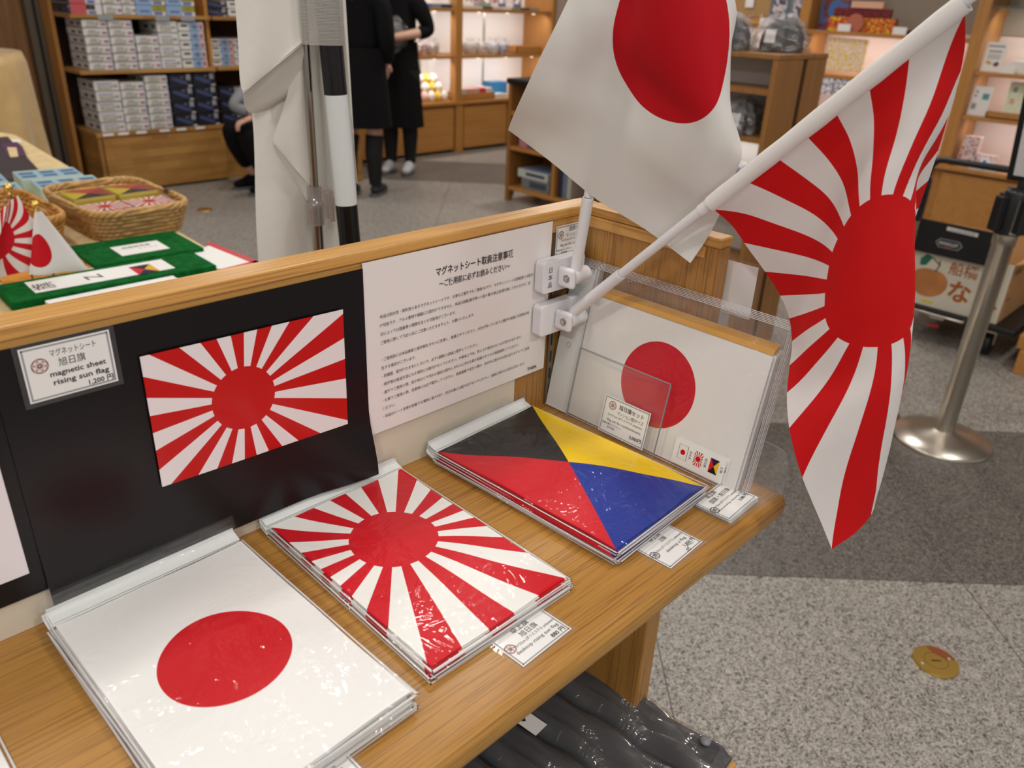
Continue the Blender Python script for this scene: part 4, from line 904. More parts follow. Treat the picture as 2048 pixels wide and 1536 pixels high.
# ================================================================ back shelving with lit white panels
bs = thing('wall_shelving', 'lit wooden wall shelving with white back panels at the back wall', 'shelving')
M_panel = pm('white_back_panel', (250, 248, 246), .5)
mb = MB(); mb.box(3.3, 6.0, 5.56, 5.58, .45, 2.2); mb.build('back_panel', M_panel, bs)
mb = MB(); mb.box(3.3, 5.93, 5.215, 5.56, .02, .425); mb.build('base_cabinet', M_cab, bs)
mb = MB(); mb.box(3.3, 5.93, 5.16, 5.56, .425, .452); mb.build('counter_top', M_cab, bs, bev=.003)
for (a, b) in ((3.55, 4.13), (4.17, 4.665), (4.79, 5.33), (5.37, 5.9)):
    mb = MB(); mb.box(a, b, 5.185, 5.215, .03, .405); mb.build('cabinet_door', M_cab, bs, bev=.002)
for x in (3.52, 4.67):
    mb = MB(); mb.box(x+.01, x+.1, 5.175, 5.22, 0, .43); mb.box(x, x+.075, 5.17, 5.25, .43, 2.2); mb.build('post', M_cabz, bs, bev=.002)
mb = MB(); mb.box(5.905, 5.95, 5.17, 5.56, 0, 2.2); mb.box(5.95, 5.97, 5.22, 5.56, 0, 2.2); mb.build('side_panel', M_cabz, bs)
for z in (.838, 1.217, 1.62):
    for (a, b) in ((3.595, 4.668), (4.747, 5.905)):
        mb = MB(); mb.box(a, b, 5.185, 5.56, z-.026, z); mb.build('shelf', M_cab, bs, bev=.002)
for x in (4.56, 5.35):
    mb = MB(); mb.box(x, x+.02, 5.553, 5.56, .45, 2.2); mb.build('slotted_strip', M_steel, bs)
for z in (.80, 1.18, 1.58):
    for (a, b) in ((3.65, 4.62), (4.80, 5.86)):
        area('shelf_lamp_light', ((a+b)/2, 5.24, z-.004), b-a, 2.4 if z < 1 else 2.2, (1, .97, .94), (math.radians(30), 0, 0), sy=.03)
        mb = MB()
        for k in range(3): mb.lathe([(.012, 0), (.012, .004)], 12, 0, T3(a+(b-a)*(k+.5)/3, 5.215, z+.0125-.0045)); 
        mb.build('spot_lamp', emit('spot_glow', (255, 236, 210), 6), bs)
# red, white, yellow balls
bc = [pm('ball_white', (246, 236, 224), .25, coat=.5), pm('ball_yellow', (244, 196, 20), .3, coat=.5), pm('ball_pink', (240, 190, 170), .3, coat=.5)]
bpos = [(4.30, 0, 2), (4.385, 0, 2), (4.465, 0, 0), (4.54, 0, 1), (4.615, 0, 0), (4.34, 1, 2), (4.42, 1, 0), (4.495, 1, 1), (4.57, 1, 0), (4.38, 2, 0), (4.455, 2, 1), (4.535, 2, 0), (4.22, 0, 0), (4.26, 1, 1)]
names = ['white', 'yellow', 'pink']
for i, (x, r, c) in enumerate(bpos):
    mb = MB(); mb.lathe([(1e-5, 0), (.026, .003), (.040, .03), (.041, .05), (.033, .075), (.018, .088), (1e-5, .092)], 20); mb.disc((0, 0, 0), .001)
    mb.ball((0, -.036, .052), .014, 10, 1); mb.ball((.014, -.034, .062), .004, 8, 2); mb.ball((-.014, -.034, .062), .004, 8, 2)
    o = mb.build('round_doll', [bc[c], bc[0], M_ink]); o.location = (x, 5.27+.028*r, .4525+.070*r)
    tag(o, names[c]+' round doll, '+('bottom', 'middle', 'top')[r]+' row of the pyramid, '+ORD[[q for q in range(len(bpos)) if bpos[q][1] == r].index(i)].replace('from the top', 'from the left').replace('topmost', 'first from the left'), 'doll', 'round dolls in a pyramid')
# bundles in clear bags on the middle shelf
cp = [((206, 120, 120), 'red'), ((190, 170, 150), 'beige'), ((200, 110, 130), 'pink'), ((214, 206, 190), 'cream'), ((206, 190, 190), 'pale pink'), ((190, 204, 226), 'pale blue'), ((110, 130, 206), 'blue')]
for i, x in enumerate((4.36, 4.50, 4.80, 4.95, 5.09, 5.24, 5.36)):
    t = thing('wrapped_cup', cp[i][1]+' cup in a clear bag on the middle lit shelf', 'wrapped cup', (x, 5.30, .839), group='wrapped cups, middle shelf')
    mb = MB(); mb.lathe([(.040, 0), (.055, .02), (.06, .06), (.056, .09)], 24); mb.build('cup', patchwork('cup_print_%d' % i, [(240, 236, 230), cp[i][0], (236, 230, 226), cp[i][0]], 40, seed=i), t, solid=.003)
    mb = MB(); mb.lathe([(.044, -.0), (.064, .02), (.068, .07), (.062, .095), (.03, .112), (.045, .135)], 24); mb.build('clear_bag', M_film3, t)
def tray(lab, x0, x1, y0, y1, z, h, mat, items=None):
    t = thing('wooden_tray', lab, 'tray')
    mb = MB(); mb.box(x0, x1, y0, y1, z, z+.006)
    for (a, b, c, d) in ((x0, x1, y0, y0+.008), (x0, x1, y1-.008, y1), (x0, x0+.008, y0, y1), (x1-.008, x1, y0, y1)): mb.box(a, b, c, d, z, z+h)
    mb.build('tray_body', mat, t); return t
tray('shallow wooden tray at the right end of the middle lit shelf', 5.50, 5.84, 5.24, 5.46, .839, .06, M_cab)
tray('wooden tray of pink packets on the lit cabinet top', 4.76, 5.19, 5.20, 5.44, .453, .055, M_cab)
for i, c in enumerate(((196, 190, 180), (214, 150, 130), (200, 160, 150), (206, 60, 70), (226, 210, 206))):
    mb = MB(); mb.box(0, .078, 0, .16, 0, .09); o = mb.build('gift_packet', pm('packet_%d' % i, c, .35, coat=.4), bev=.006); o.location = (4.772+.082*i, 5.22, .460)
    tag(o, ('grey', 'salmon', 'rose', 'red', 'white')[i]+' packet standing in the wooden tray on the lit cabinet', 'packet', 'packets in the wooden tray')
for lab, x, w, h, c in (('blue carton on the lit cabinet behind the dark shelf unit', 5.27, .2, .13, (50, 120, 170)), ('pale pink carton on the lit cabinet beside the blue one', 5.48, .18, .13, (226, 200, 196))):
    mb = MB(); mb.box(x, x+w, 5.33, 5.45, .453, .453+h); tag(mb.build('carton', pm('carton_c', c, .4), bev=.003), lab, 'carton')
for i in range(3):
    mb = MB(); mb.box(5.08+.01*i, 5.26, 5.22, 5.34, .453+.012*i, .463+.012*i)
    o = mb.build('paper_packet', pm('packet_w', (230, 230, 226), .35, coat=.4), bev=.002); o.location.x += .12; tag(o, 'flat white packet right of the wooden tray, '+('lowest', 'second from the top', 'topmost')[i], 'packet', 'flat white packets on the lit cabinet')
# books along the top shelf
rb = random.Random(3)
x = 4.76
for i in range(9):
    w = rb.uniform(.085, .13); c = rb.choice([(150, 150, 150), (210, 196, 190), (200, 90, 100), (120, 140, 120), (226, 216, 206), (90, 96, 130)])
    mb = MB(); mb.box(0, w-.006, .0, .018, 0, .17, 0, Matrix.Rotation(-.12, 4, 'X')); mb.quad((.01, -.0005, .05), (w-.02, -.0005, .05), (w-.02, -.0005, .14), (.01, -.0005, .14), 1, Matrix.Rotation(-.12, 4, 'X'))
    o = mb.build('picture_book', [pm('book_c', c, .4), patchwork('cover_%d' % i, [c, (230, 226, 220), (160, 80, 90), (90, 120, 110)], 25, seed=i)]); o.location = (x, 5.36, 1.2185); tag(o, 'picture book propped on the top lit shelf, '+(ORD[i].replace('topmost', 'first').replace(' from the top', '')+' from the left' if i < 7 else ('eighth from the left' if i == 7 else 'ninth from the left')), 'book', 'books on the top lit shelf'); x += w
x = 4.78
for i in range(8):
    c = rb.choice([(150, 150, 150), (216, 206, 196), (200, 110, 110), (140, 150, 110), (230, 226, 216), (90, 86, 80)])
    mb = MB(); mb.box(0, .115, 0, .1, 0, .022); o = mb.build('small_book', pm('sbook_c', c, .4)); o.location = (x, 5.21, 1.2185); tag(o, 'small book lying on the top lit shelf, '+(ORD[i].replace('topmost', 'first').replace(' from the top', '')+' from the left' if i < 7 else 'last on the right'), 'book', 'small books on the top lit shelf'); x += .122
for i in range(5):
    c = [(70, 84, 130), (190, 196, 206), (90, 120, 170), (130, 140, 150), (60, 70, 96)][i]
    mb = MB(); mb.box(0, .11, 0, .12, 0, .03); o = mb.build('small_book', pm('sbook2_c', c, .4)); o.location = (4.08+.115*i, 5.21, 1.2185); tag(o, 'bluish book on the top lit shelf left of the post, '+(ORD[i].replace('topmost', 'first').replace(' from the top', '')+' from the left'), 'book', 'bluish books left of the post')
mb = MB(); mb.box(4.02, 4.10, 5.545, 5.559, 1.02, 1.16); tag(mb.build('picture_card', patchwork('dark_picture', [(60, 40, 44), (150, 60, 70), (40, 36, 40)], 20)), 'small dark picture hanging on the lit panel behind the persons', 'picture')
for i in range(3):
    mb = MB(); mb.box(4.06, 4.30, 5.24, 5.42, 0, .016); o = mb.build('flat_box', pm('flat_box_c', (150, 116, 110), .4), bev=.002); o.location.z = .839+.017*i; tag(o, 'flat brown box on the middle lit shelf left of the cups, '+('lowest', 'second from the top', 'topmost')[i], 'box', 'flat brown boxes')
# low wooden box behind the persons
mb = MB(); mb.box(2.80, 3.25, 4.62, 5.0, 0, .405); tag(mb.build('wooden_box', M_bwood, bev=.004), 'low wooden display box on the floor behind the standing persons', 'box')

# ================================================================ dark low shelf unit
du = thing('low_shelf', 'dark wooden low shelf unit with a black top in the middle of the shop', 'shelf')
for y0 in (3.505, 2.45):
    mb = MB(); mb.prism([(3.72, 0), (3.765, 0), (3.80, .085), (4.0, .085), (4.04, 0), (4.085, 0), (4.085, .795), (3.72, .795)], 0, .03, 0, frame((0, y0+.03, 0), (1, 0, 0), (0, 0, 1))); mb.build('side_panel', M_dwood, du, bev=.002)
for z in (.105, .385, .62):
    mb = MB(); mb.box(3.725, 4.08, 2.48, 3.505, z-.024, z); mb.build('shelf', M_cab, du)
mb = MB(); mb.box(3.73, 4.08, 3.075, 3.10, .105, .361); mb.build('divider', M_cabz, du)
mb = MB(); mb.box(4.08, 4.1, 2.48, 3.505, .105, .795); mb.build('back_panel', M_dwood, du)
mb = MB(); mb.box(3.70, 4.10, 2.44, 3.545, .796, .832); mb.build('top_pad', M_black, du, bev=.012, seg=3)
for lab, y0, y1, z0, h, c in (('grey carton on the bottom of the dark low shelf', 3.14, 3.41, .106, .075, (120, 124, 122)), ('white and blue carton lying on the grey one in the dark low shelf', 3.16, 3.45, .182, .055, (196, 200, 194))):
    mb = MB(); mb.box(3.76, 4.0, y0, y1, z0, z0+h, 0); mb.box(3.7585, 3.76, y0+.03, y1-.08, z0+.018, z0+h-.016, 1); mb.quad((3.77, y0+.02, z0+h+.0005), (3.95, y0+.02, z0+h+.0005), (3.95, y1-.02, z0+h+.0005), (3.77, y1-.02, z0+h+.0005), 2 if h < .06 else 0)
    tag(mb.build('carton', [pm('carton_g', c, .5), M_kplane, M_ksky]), lab, 'carton')
mb = MB(); mb.box(3.77, 3.98, 3.106, 3.135, .106, .20); tag(mb.build('pink_box', pm('pink_box', (200, 130, 140), .5)), 'small pink box beside the grey carton in the dark low shelf', 'box')
for i, (c, n) in enumerate((((44, 46, 60), 'dark'), ((110, 120, 150), 'blue'), ((180, 180, 170), 'grey'))):
    mb = MB(); mb.box(3.76, 3.98, 3.06-.04*(i+1)+.004, 3.06-.04*i, .106, .106+.20); tag(mb.build('book', pm('book_d', c, .4), bev=.002), n+' book standing right of the divider in the dark low shelf', 'book', 'books in the dark low shelf')
for i in range(4):
    mb = MB(); mb.box(3.77, 3.95, 3.46-.085*(i+1)+.006, 3.46-.085*i, .386, .386+.06); tag(mb.build('packet', pm('packet_p', [(190, 130, 140), (120, 90, 110), (200, 180, 180), (90, 90, 110)][i], .4), bev=.002), ['rose', 'plum', 'pale', 'slate'][i]+' packet on the upper board of the dark low shelf', 'packet', 'packets in the dark low shelf')
# ================================================================ cap cabinet
cc = thing('cap_cabinet', 'wooden open cabinet of caps in clear bags right of the red disc flag', 'cabinet')
for (x0, x1) in ((2.45, 2.64), (2.675, 2.83)):
    for y0 in (.905, 1.50):
        mb = MB(); mb.box(x0, x1, y0, y0+.022, 0, 1.165); mb.build('side_panel', M_dwood, cc, bev=.0015)
    mb = MB(); mb.box(x1-.012, x1, .927, 1.50, .05, 1.165); mb.build('back_panel', pm('white_lining', (206, 200, 194), .6), cc)
    for z in (.42, .66, .895, 1.065):
        mb = MB(); mb.box(x0+.004, x1-.013, .928, 1.499, z-.02, z); mb.build('shelf', M_dwood, cc)
mb = MB(); mb.box(2.448, 2.832, .903, 1.524, 1.166, 1.183); mb.build('top_board', M_dwood, cc, bev=.002)
mb = MB(); mb.box(2.636, 2.679, .91, 1.52, .02, 1.16); mb.build('gap_shade', pm('dark_gap', (60, 36, 18), .6), cc)  # dark strip standing in for the shade between the two units
def cap(lab, x, y, z, ang, col, small=1.0, front=None):
    t = thing('baseball_cap', lab, 'cap', (x, y, z), (0, 0, ang), group='caps in clear bags')
    r = .082*small
    mb = MB(); mb.lathe([(r*1.0, .0), (r*1.02, .02), (r*.96, .055), (r*.78, .085), (r*.45, .105), (r*.1, .111), (1e-5, .111)], 28)
    mb.ball((0, 0, .112), .006, 8); mb.build('crown', pm('cap_cloth', col, .8), t)
    mb = MB(); mb.grid(lambda u, v: ((u-.5)*2*r*.95, -r*.45-(.10*small)*v*math.sin(PI*(.15+.7*u)), .012-.014*(2*u-1)**2-.006*v), 16, 8); mb.build('visor', pm('cap_visor', tuple(max(0, c-8) for c in col), .7), t, solid=.003)
    if front: mb = MB(); mb.text(front, .016, 0, 0, 0, 'C', Matrix.Translation((0, -r*1.03, .04)) @ Matrix.Rotation(PI/2-.15, 4, 'X'), .001); mb.build('emblem', pm('cap_gold', (214, 196, 90), .5), t)
    mb = MB()
    def bag(u, v):
        a = 2*PI*u; rr = (.100+.010*math.sin(a*3+1)+.008*math.sin(a*11))*small
        zz = .13*v
        k = math.sqrt(max(0, 1-(v*.98)**2.2))
        return (rr*k*math.cos(a)+.006*math.sin(v*19+a*5)*k, -.03+rr*1.15*k*math.sin(a)+.004*math.sin(v*23+a*4)*k, .001+zz+.003*math.sin(a*7+v*9)*v)
    mb.grid(bag, 64, 24); mb.build('clear_bag', M_film3, t)
    mb = MB(); mb.quad((-.02, -.125*small, .03), (.02, -.125*small, .03), (.02, -.118*small, .075), (-.02, -.118*small, .075)); mb.build('paper_tag', M_white, t)
    return t
NAVY = (34, 36, 48)
cap('dark cap in a clear bag on the cabinet top, nearer to the red disc flag', 2.545, 1.175, 1.185, -PI/2+.2, NAVY)
cap('dark cap in a clear bag on the cabinet top, nearer to the slanted pole', 2.715, 1.045, 1.185, -PI/2+.1, NAVY)
cap('black cap in a clear bag on the middle board, left one', 2.535, 1.25, .897, -PI/2, (30, 30, 30), .78)
cap('black cap in a clear bag on the middle board, right one', 2.54, 1.05, .897, -PI/2+.1, (40, 40, 38), .78)
area('cabinet_lamp_light', (2.545, 1.2, .868), .10, .7, (1, .98, .96), (0, 0, 0), sy=.5)
cap('navy cap with yellow lettering on the lower board of the cap cabinet', 2.54, 1.035, .662, -PI/2-.1, (28, 34, 56), .8, 'Navy')

# ================================================================ right wall shelving
ws = thing('wall_shelving', 'wooden wall shelving of gifts along the right wall behind the sun ray flag', 'shelving')
mb = MB(); mb.box(5.84, 5.86, -1.2, 3.6, .45, 2.2); mb.build('back_panel', pm('pale_back_panel', (222, 206, 198), .55), ws)
mb = MB(); mb.box(5.83, 5.839, -1.2, 3.6, 1.235, 2.2); mb.build('upper_panel', pm('taupe_panel', (150, 138, 122), .6), ws)['label'] = 'taupe upper back panel'
mb = MB(); mb.box(5.52, 5.84, -1.2, 3.6, .03, .42); mb.build('base_cabinet', M_cab, ws)
mb = MB(); mb.box(5.47, 5.84, -1.2, 3.6, .42, .447); mb.build('counter_top', M_cab, ws, bev=.003)
for (a, b) in ((-1.2, -.32), (-.28, .70), (.74, 1.20), (1.26, 2.3), (2.4, 3.5)):
    mb = MB(); mb.box(5.495, 5.52, a, b, .04, .40); mb.build('cabinet_door', M_cab, ws, bev=.002)
for y in (-.10, 1.175, 2.335, 3.55):
    mb = MB(); mb.box(5.49, 5.83, y, y+.075, .447, 2.2); mb.build('post', M_cabz, ws, bev=.002)
for (a, b, zs) in ((-.02, 1.172, (.765, 1.03)), (1.253, 2.332, (.93, 1.208)), (2.413, 3.548, (.93, 1.212))):
    for z in zs:
        mb = MB(); mb.box(5.495, 5.82, a, b, z-.024, z); mb.build('shelf', M_cab, ws, bev=.002)
        if z < 1.15: area('shelf_lamp_light', (5.62, (a+b)/2, z-.026), .03, 2.4, (1, .98, .97), (0, math.radians(-28), 0), sy=b-a-.1)
    area('shelf_lamp_light', (5.60, (a+b)/2, 1.18 if zs[1] > 1.1 else 1.36), .03, 2.4, (1, .98, .97), (0, math.radians(-28), 0), sy=b-a-.1)
mb = MB(); mb.box(5.51, 5.82, -.02, 1.172, 1.392, 1.40); mb.build('glass_shelf', pm('green_glass', (150, 190, 180), .05, trans=.8), ws)['label'] = 'greenish glass shelf'
mb = MB(); mb.box(5.825, 5.839, .55, .565, .447, 1.39); mb.build('slotted_strip', M_steel, ws)
def put(name, x0, x1, y0, y1, z0, z1, mats, lab, cat, grp=None, bev=.002, front=None, tilt=0):
    """a package whose printed front looks towards -x"""
    mb = MB(); mb.box(0, x1-x0, y0, y1, 0, z1-z0, 0)
    if front: front(mb, y0, y1, z1-z0)
    o = mb.build(name, mats, bev=0); o.location = (x0, 0, z0); o.rotation_euler = (0, tilt, 0)
    return tag(o, lab, cat, grp)
def fq(mb, a, b, c, d, m, e=.0006): mb.quad((-e, b, c), (-e, a, c), (-e, a, d), (-e, b, d), m)
M_fan = pm('dark_red_fan', (116, 24, 30), .5, var=.5, scale=90); M_yel = pm('yellow_box', (226, 204, 40), .4); M_toon = patchwork('yellow_red_print', [(230, 206, 40), (226, 196, 30), (200, 60, 40), (226, 210, 60), (120, 130, 50)], 45)
put('gift_box', 5.56, 5.62, 1.76, 2.22, 1.209, 1.30, [M_toon], 'yellow gift box with a leaf print on the right wall shelf', 'box')
for k in range(6):
    mb = MB(); mb.box(0, .03, 0, .068, 0, .055); o = mb.build('wrapped_sweet', M_fan, bev=.006); o.location = (5.565, 1.80+.066*k, 1.303); tag(o, 'dark red wrapped sweet standing on the yellow gift box, '+(ORD[5-k].replace('topmost', 'first').replace(' from the top', '')+' from the left'), 'sweet', 'dark red sweets on the yellow box')
put('gift_box', 5.57, 5.61, 2.10, 2.30, 1.209, 1.40, [patchwork('blue_print', [(40, 50, 70), (60, 110, 170), (120, 60, 70), (30, 40, 60)], 18)], 'blue printed box left of the yellow gift box', 'box')
put('gift_box', 5.555, 5.60, 1.86, 2.08, 1.3585, 1.40, [pm('salmon_box', (230, 176, 150), .4)], 'salmon box lying on top of the dark red sweets', 'box')
mb = MB(); mb.lathe([(.062, 0), (.062, .012), (.055, .016)], 24, 0, T3(5.548, 2.02, 1.26) @ Matrix.Rotation(-PI/2, 4, 'Y')); tag(mb.build('round_tin', pm('salmon_tin', (190, 106, 84), .4)), 'round salmon coloured tin in front of the yellow box', 'tin')
for k, y in enumerate((2.08, 1.70, 1.50)):
    put('price_label', 5.515, 5.52, y-.045, y+.045, 1.209, 1.255, [M_white], ('white price label in front of the yellow box', 'white price label right of the yellow box', 'white price label near the slanted pole')[k], 'label')
put('sweet_tray', 5.53, 5.64, 1.52, 1.66, 1.209, 1.235, [pm('dark_sweets', (74, 34, 30), .4)], 'small dark tray of sweets right of the yellow box', 'tray')
M_flw = patchwork('flower_print', [(250, 232, 225), (244, 196, 186), (252, 238, 230), (240, 200, 80), (250, 236, 228), (226, 100, 90)], 55)
put('flower_tray', 5.53, 5.545, 1.90, 2.17, .955, 1.165, [M_flw], 'square tray with a red and yellow flower print hanging below the gift shelf', 'tray')
put('picture_card', 5.50, 5.512, 1.95, 2.16, .80, .905, [patchwork('white_print', [(246, 244, 246), (240, 238, 244), (120, 110, 130), (246, 244, 246)], 40)], 'white printed cards below the flower tray', 'card')
# left bay: wicker tray of small dolls, blue books
tray('wicker tray of small dolls behind the caps', 5.53, 5.70, 2.70, 3.10, 1.2135, .045, M_wick[1])
for k in range(8):
    mb = MB(); mb.lathe([(.014, 0), (.02, .02), (.014, .04)], 12); mb.ball((0, 0, .052), .015, 12); o = mb.build('small_doll', [patchwork('doll_%d' % k, [(200, 120, 100), (230, 210, 190), (150, 40, 40), (220, 190, 90)], 60, seed=k)]); o.location = (5.56+.07*(k % 2), 2.74+.046*k, 1.2205)
    tag(o, 'small doll in the wicker tray, '+('first from the left' if k == 7 else ORD[7-k].replace(' from the top', '').replace('lowest', 'last')+(' from the left' if k else ' one')), 'doll', 'small dolls in the wicker tray')
mb = MB(); mb.box(5.66, 5.68, 2.74, 3.06, 1.262, 1.40, 0); tag(mb.build('display_card', pm('tan_card', (176, 140, 90), .5)), 'tan display card above the small dolls', 'card')
mb = MB(); mb.box(5.648, 5.65, 2.88, 2.95, 1.33, 1.40, 0); tag(mb.build('price_label', M_white), 'white label on the tan display card', 'label')
put('price_label', 5.515, 5.52, 2.66, 2.73, 1.2125, 1.265, [M_white], 'white price label right of the wicker tray', 'label')
for k, (y, c) in enumerate(((2.60, (150, 60, 70)), (2.44, (110, 130, 160)))):
    mb = MB(); mb.box(0, .012, 0, .13, 0, .21, 0, Matrix.Rotation(.15, 4, 'Y')); mb.quad((-.0005, .12, .02), (-.0005, .01, .02), (-.0005, .01, .19), (-.0005, .12, .19), 1, Matrix.Rotation(.15, 4, 'Y')); o = mb.build('picture_book', [pm('book_blue_edge', (70, 130, 170), .4), patchwork('book_cover_%d' % k, [c, (200, 190, 190), (70, 60, 80), c], 20, seed=k)]); o.location = (5.6, y-.02, 1.2135)
    tag(o, ('picture book with a red cover', 'picture book with a bluish cover beside the post')[k]+' on the shelf behind the caps', 'book')
for k in range(5):
    mb = MB(); mb.lathe([(.03, 0), (.045, .03), (.03, .06), (.012, .07), (.03, .095)], 14); o = mb.build('wrapped_sweet', M_film2); o.location = (3.30+.12*k, 1.02-.03*k, .42+.0*k)
    bpy.data.objects.remove(o)
# right bay
def flyer(mb, a, b, h):
    fq(mb, a+.01, b-.01, h*.84, h*.9, 2); fq(mb, a+.02, b-.02, h*.66, h*.72, 2); fq(mb, a+.02, b-.02, h*.42, h*.60, 4)
    mb.add([(-.0008, b-.015, h*.3), (-.0008, b-.045, h*.22), (-.0008, b-.055, h*.3), (-.0008, b-.03, h*.38)], [[0, 1, 2, 3]], 1); mb.add([(-.0008, a+.055, h*.26), (-.0008, a+.035, h*.16), (-.0008, a+.015, h*.26), (-.0008, a+.03, h*.36)], [[0, 1, 2, 3]], 3)
put('flyer', 5.55, 5.553, 1.045, 1.160, 1.0315, 1.20, [M_white, pm('flyer_tan', (206, 164, 96), .5), M_grey, pm('flyer_purple', (100, 40, 62), .5), pm('flyer_grey', (206, 204, 204), .5)], 'white flyer with a tan and a purple square on the right wall shelf', 'flyer', front=flyer, tilt=.08)
put('plastic_case', 5.56, 5.68, .84, 1.0, 1.0315, 1.10, [pm('frosted_case', (226, 226, 224), .3, coat=.3)], 'frosted white case on the right wall shelf', 'case')
put('price_label', 5.515, 5.52, .955, 1.035, 1.0315, 1.075, [M_white], 'white price label in front of the frosted case', 'label')
def broch(mb, a, b, h):
    fq(mb, a+.012, a+.05, h*.55, h*.75, 1); fq(mb, b-.03, b-.015, h*.62, h*.68, 2); fq(mb, b-.04, b-.012, h*.2, h*.4, 3); fq(mb, b-.032, b-.018, h*.75, h*.83, 3)
put('brochure', 5.55, 5.556, 1.055, 1.168, .767, .945, [M_white, pm('broch_teal', (90, 150, 160), .5), pm('broch_red', (200, 90, 70), .5), M_grey], 'white leaning brochure with a teal picture on the lower right shelf', 'brochure', front=broch, tilt=.1)
def booklet(mb, a, b, h): fq(mb, b-.05, b-.025, h*.72, h*.86, 1); fq(mb, b-.05, b-.025, h*.4, h*.55, 2)
put('booklet', 5.57, 5.58, .79, .975, .767, .985, [pm('pale_green_cover', (222, 226, 196), .5, var=.1, scale=60), M_grey, pm('booklet_salmon', (226, 160, 130), .5)], 'pale green booklet on the lower right shelf', 'booklet', front=booklet, tilt=.12)
tray('wooden tray of small trinkets in front of the green booklet', 5.51, 5.565, .80, 1.045, .767, .036, M_cab)
for k in range(4):
    mb = MB(); mb.box(0, .03, 0, .035, 0, .02); o = mb.build('trinket', pm('trinket_c', [(60, 40, 50), (80, 60, 120), (220, 110, 110), (190, 90, 60)][k], .4), bev=.003); o.location = (5.522, 1.0-.055*k, .7745); tag(o, ['black', 'violet', 'coral', 'rust'][k]+' trinket in the wooden tray', 'trinket', 'trinkets in the wooden tray')
M_jp = [patchwork('kimono_print_%d' % k, [(60, 60, 90), (200, 70, 70), (230, 220, 214), (90, 110, 170), (40, 36, 50)], 65, seed=k*3.1) for k in range(3)]
for k, (y, z, h, w, lab) in enumerate(((1.10, .448, .085, .10, 'patterned blue pouch on the right wall cabinet, left one'), (.985, .448, .085, .115, 'patterned pouch with a white round print on the right wall cabinet'), (1.095, .535, .10, .095, 'patterned red and navy pouch stacked on another'))):
    mb = MB(); mb.box(0, .07, -w/2, w/2, 0, h, 0)
    if k == 1: mb.disc((0, 0, 0), .03, 1, 20, T3(-.0008, 0, .045) @ Matrix.Rotation(-PI/2, 4, 'Y')); mb.disc((0, 0, 0), .013, 2, 16, T3(-.0012, 0, .045) @ Matrix.Rotation(-PI/2, 4, 'Y'))
    o = mb.build('pouch', [M_jp[k], M_white, pm('sky_dot', (70, 140, 200), .5)]); o.location = (5.56, y, z); tag(o, lab, 'pouch', 'patterned pouches on the right cabinet')
put('small_packet', 5.49, 5.56, .90, 1.05, .448, .466, [patchwork('navy_print', [(50, 56, 100), (220, 216, 220), (60, 70, 120)], 40)], 'flat navy packet lying on the right cabinet edge', 'packet')

# ================================================================ platform cart with a pear box
cart = thing('platform_cart', 'black platform hand cart carrying a pear carton behind the stanchion', 'cart')
mb = MB(); mb.box(3.36, 4.15, .10, .64, .125, .155); mb.build('platform', M_black, cart, bev=.008)
mb = MB(); mb.tube([(3.345, .60, .16), (3.345, .60, .75), (3.345, .575, .785), (3.345, .55, .79), (3.345, .27, .79), (3.345, .245, .785), (3.345, .225, .75), (3.345, .225, .16)], .0135, 14); mb.build('handle', M_black, cart)
mb = MB(); mb.box(3.352, 3.362, .24, .585, .395, .535, 0)
fr = frame((3.3515, .0, 0), (0, -1, 0), (0, 0, 1))
mb.add([(-.50, .452, 0), (-.485, .470, 0), (-.405, .470, 0), (-.39, .452, 0), (-.405, .432, 0), (-.485, .432, 0)], [[0, 1, 2, 3, 4, 5]], 1, False, fr); mb.add([(-.495, .452, .0003), (-.482, .467, .0003), (-.408, .467, .0003), (-.395, .452, .0003), (-.408, .435, .0003), (-.482, .435, .0003)], [[0, 1, 2, 3, 4, 5]], 0, False, fr)
mb.text('MONOLLEY', .019, -.445, .445, 2, 'C', fr, .0006, .078, bold=.02); mb.quad((-.462, .437, .0006), (-.43, .437, .0006), (-.43, .441, .0006), (-.462, .441, .0006), 3, fr)
mb.build('name_panel', [M_black, M_grey, M_kw, pm('cart_red', (150, 40, 36), .5)], cart)
mb = MB(); mb.quad((-.47, .508, .001), (-.345, .505, .001), (-.345, .521, .001), (-.47, .524, .001), 0, fr); mb.text('PARTNER 専用台車', .009, -.407, .510, 1, 'C', fr, .0014, .1); mb.build('white_label', [M_kw, M_ink], cart)
for (x, y) in ((3.43, .20), (3.43, .56), (4.08, .20), (4.08, .56)):
    mb = MB(); mb.lathe([(.02, -.016), (.05, -.016), (.052, 0), (.05, .016), (.02, .016)], 24, 0, T3(x, y, .052) @ Matrix.Rotation(PI/2, 4, 'X')); w_ = mb.build('wheel', M_black, cart)
    mb = MB(); mb.box(x-.03, x+.03, y-.022, y+.022, .108, .124); mb.box(x-.012, x+.012, y-.024, y-.018, .05, .11); mb.box(x-.012, x+.012, y+.018, y+.024, .05, .11); mb.build('wheel_fork', M_steel, w_)
mb = MB(); mb.box(3.352, 3.362, .38, .44, .118, .128); mb.box(3.335, 3.352, .39, .43, .085, .095, 1); mb.tube([(3.352, .54, .14), (3.34, .54, .138), (3.34, .30, .138), (3.352, .30, .14)], .006, 8, 0); mb.build('foot_brake', [M_steel, pm('brake_red', (170, 40, 40), .4)], cart)
bx = thing('carton', 'cream pear carton with brown characters standing on the cart', 'carton')
M_tan = pm('tan_cardboard', (196, 150, 100), .8, var=.06, scale=12)
M_pearw = pm('cream_cardboard', (222, 214, 196), .7)
mb = MB(); b0, b1, bz0, bz1 = .185, .60, .1565, .415
